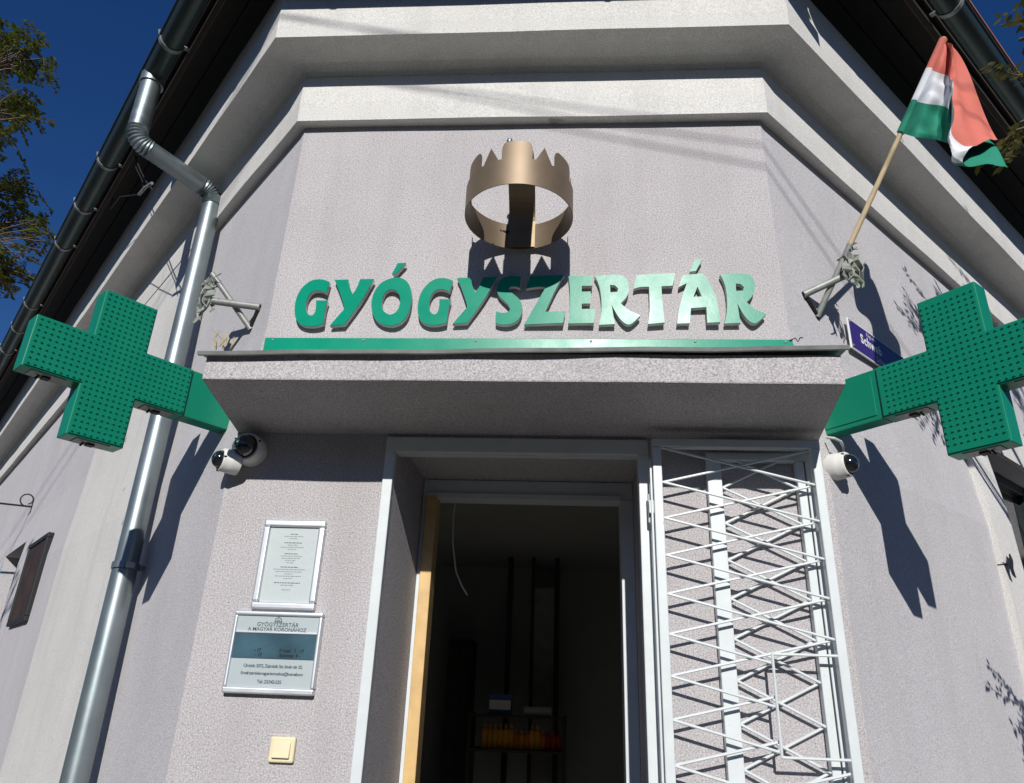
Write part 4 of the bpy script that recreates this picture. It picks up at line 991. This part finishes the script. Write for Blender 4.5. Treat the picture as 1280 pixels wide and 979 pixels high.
# ------------------------------------------------------------------ unseen houses behind the camera, added to block low sky and darken shadows
FAC = [mat('ochre_render', (.42, .30, .15), .95, var=.06, vscale=1), mat('cream_render', (.50, .46, .36), .95, var=.06, vscale=1), mat('grey_render', (.36, .36, .35), .95, var=.06, vscale=1)]
def house(x0, x1, y, h, m, label):
    t = thing('house', label, 'house', 'unseen houses added across the street'); d = 8.0; rz = h+3.2
    mb = MB(); mb.wbox(x0, x1, y-d, y, -.14, h); wall_ = mb.build('wall', m, t)
    mb = MB(); e = .45; mb.prism([Vector((x0-.05, y+e, h-.15)), Vector((x0-.05, y-d/2, rz)), Vector((x0-.05, y-d-e, h-.15)), Vector((x0-.05, y-d-e, h+.03)), Vector((x0-.05, y-d/2, rz+.2)), Vector((x0-.05, y+e, h+.03))], Vector((x1-x0+.1, 0, 0))); mb.build('roof', TILE, t)
    for s_ in (0, 1):
        mb = MB(); xx = x0 if s_ == 0 else x1-.01; mb.prism([Vector((xx, y, h-.02)), Vector((xx, y-d/2, rz-.05)), Vector((xx, y-d, h-.02))], Vector((.01, 0, 0))); mb.build('gable', m, t)
    n = max(2, int((x1-x0)/2.6))
    for k in range(n):
        xc = x0+(x1-x0)*(k+.5)/n; dr = k == n//2
        mb = MB(); z0 = -.1 if dr else 1.0
        for q in ((xc-.55, xc-.45, z0, 2.6), (xc+.45, xc+.55, z0, 2.6), (xc-.45, xc+.45, 2.5, 2.6), (xc-.45, xc+.45, z0, z0+.1)): mb.wbox(q[0], q[1], y-.02, y+.05, q[2], q[3])
        wo = mb.build('door' if dr else 'window', PAINT if not dr else INTD, t)
        mb = MB(); mb.wbox(xc-.45, xc+.45, y-.01, y+.012, z0+.1, 2.5); mb.build('door_leaf' if dr else 'pane', WINGL if not dr else INTD, wo)
for q, (x0, x1, h, k, lb) in enumerate(((-27, -15.5, 4.2, 0, 'unseen long ochre house with tiled roof across the street'), (-14.5, -4.5, 4.6, 1, 'unseen cream house with tiled roof across the street'), (-3.7, 7.0, 4.3, 2, 'unseen grey house facing the pharmacy across the street'), (8.0, 17.5, 4.6, 0, 'unseen short ochre house with tiled roof across the street'), (18.5, 29, 4.2, 1, 'unseen cream house farthest along the street row'))):
    house(x0, x1, -17.5, h, FAC[k], lb)

# ------------------------------------------------------------------ overhead cables (their shadows cross the cornice and wall)
def sunplane(p, yy): k = (yy-p.y)/SUNV.y; return p+SUNV*k
WY = -5.2
wires = [((673.7, 156), (961.7, 209.7)), ((762.5, 156), (955.6, 182))]
ends = []
for (a, b) in wires:
    A, Bq = sunplane(W(*a), WY), sunplane(W(*b), WY); d = (Bq-A)/(Bq.x-A.x); ends.append((A+d*(-6.8-A.x), A+d*(4.4-A.x)))
labs = ('lower overhead cable slung between the two utility poles', 'upper overhead cable slung between the two utility poles')
for (a, b), lb in zip(ends, labs):
    mb = MB(); mb.tube([a.lerp(b, k/12) for k in range(13)], .0055, 6); tag(mb.build('overhead_cable', CABLE), lb, 'cable', 'overhead cables')
for k, nm in ((0, 'tall'), (1, 'short')):
    pa = ends[0][k]; z = max(e_[k].z for e_ in ends)+.25
    up_ = thing('utility_pole', nm+' round wooden utility pole carrying two cables', 'pole', 'utility poles')
    mb = MB(); px_ = pa.x+(-.1 if k == 0 else .1); mb.lathe(Vector((px_, WY, -.15)), Z, [(.13, 0), (.10, z)], 14); mb.build('shaft', PWOOD, up_, smooth=True)
    mb = MB(); mb.wbox(px_-.16, px_+.16, WY-.03, WY+.03, z-.5, z-.42); mb.build('cross_arm', PWOOD, up_)
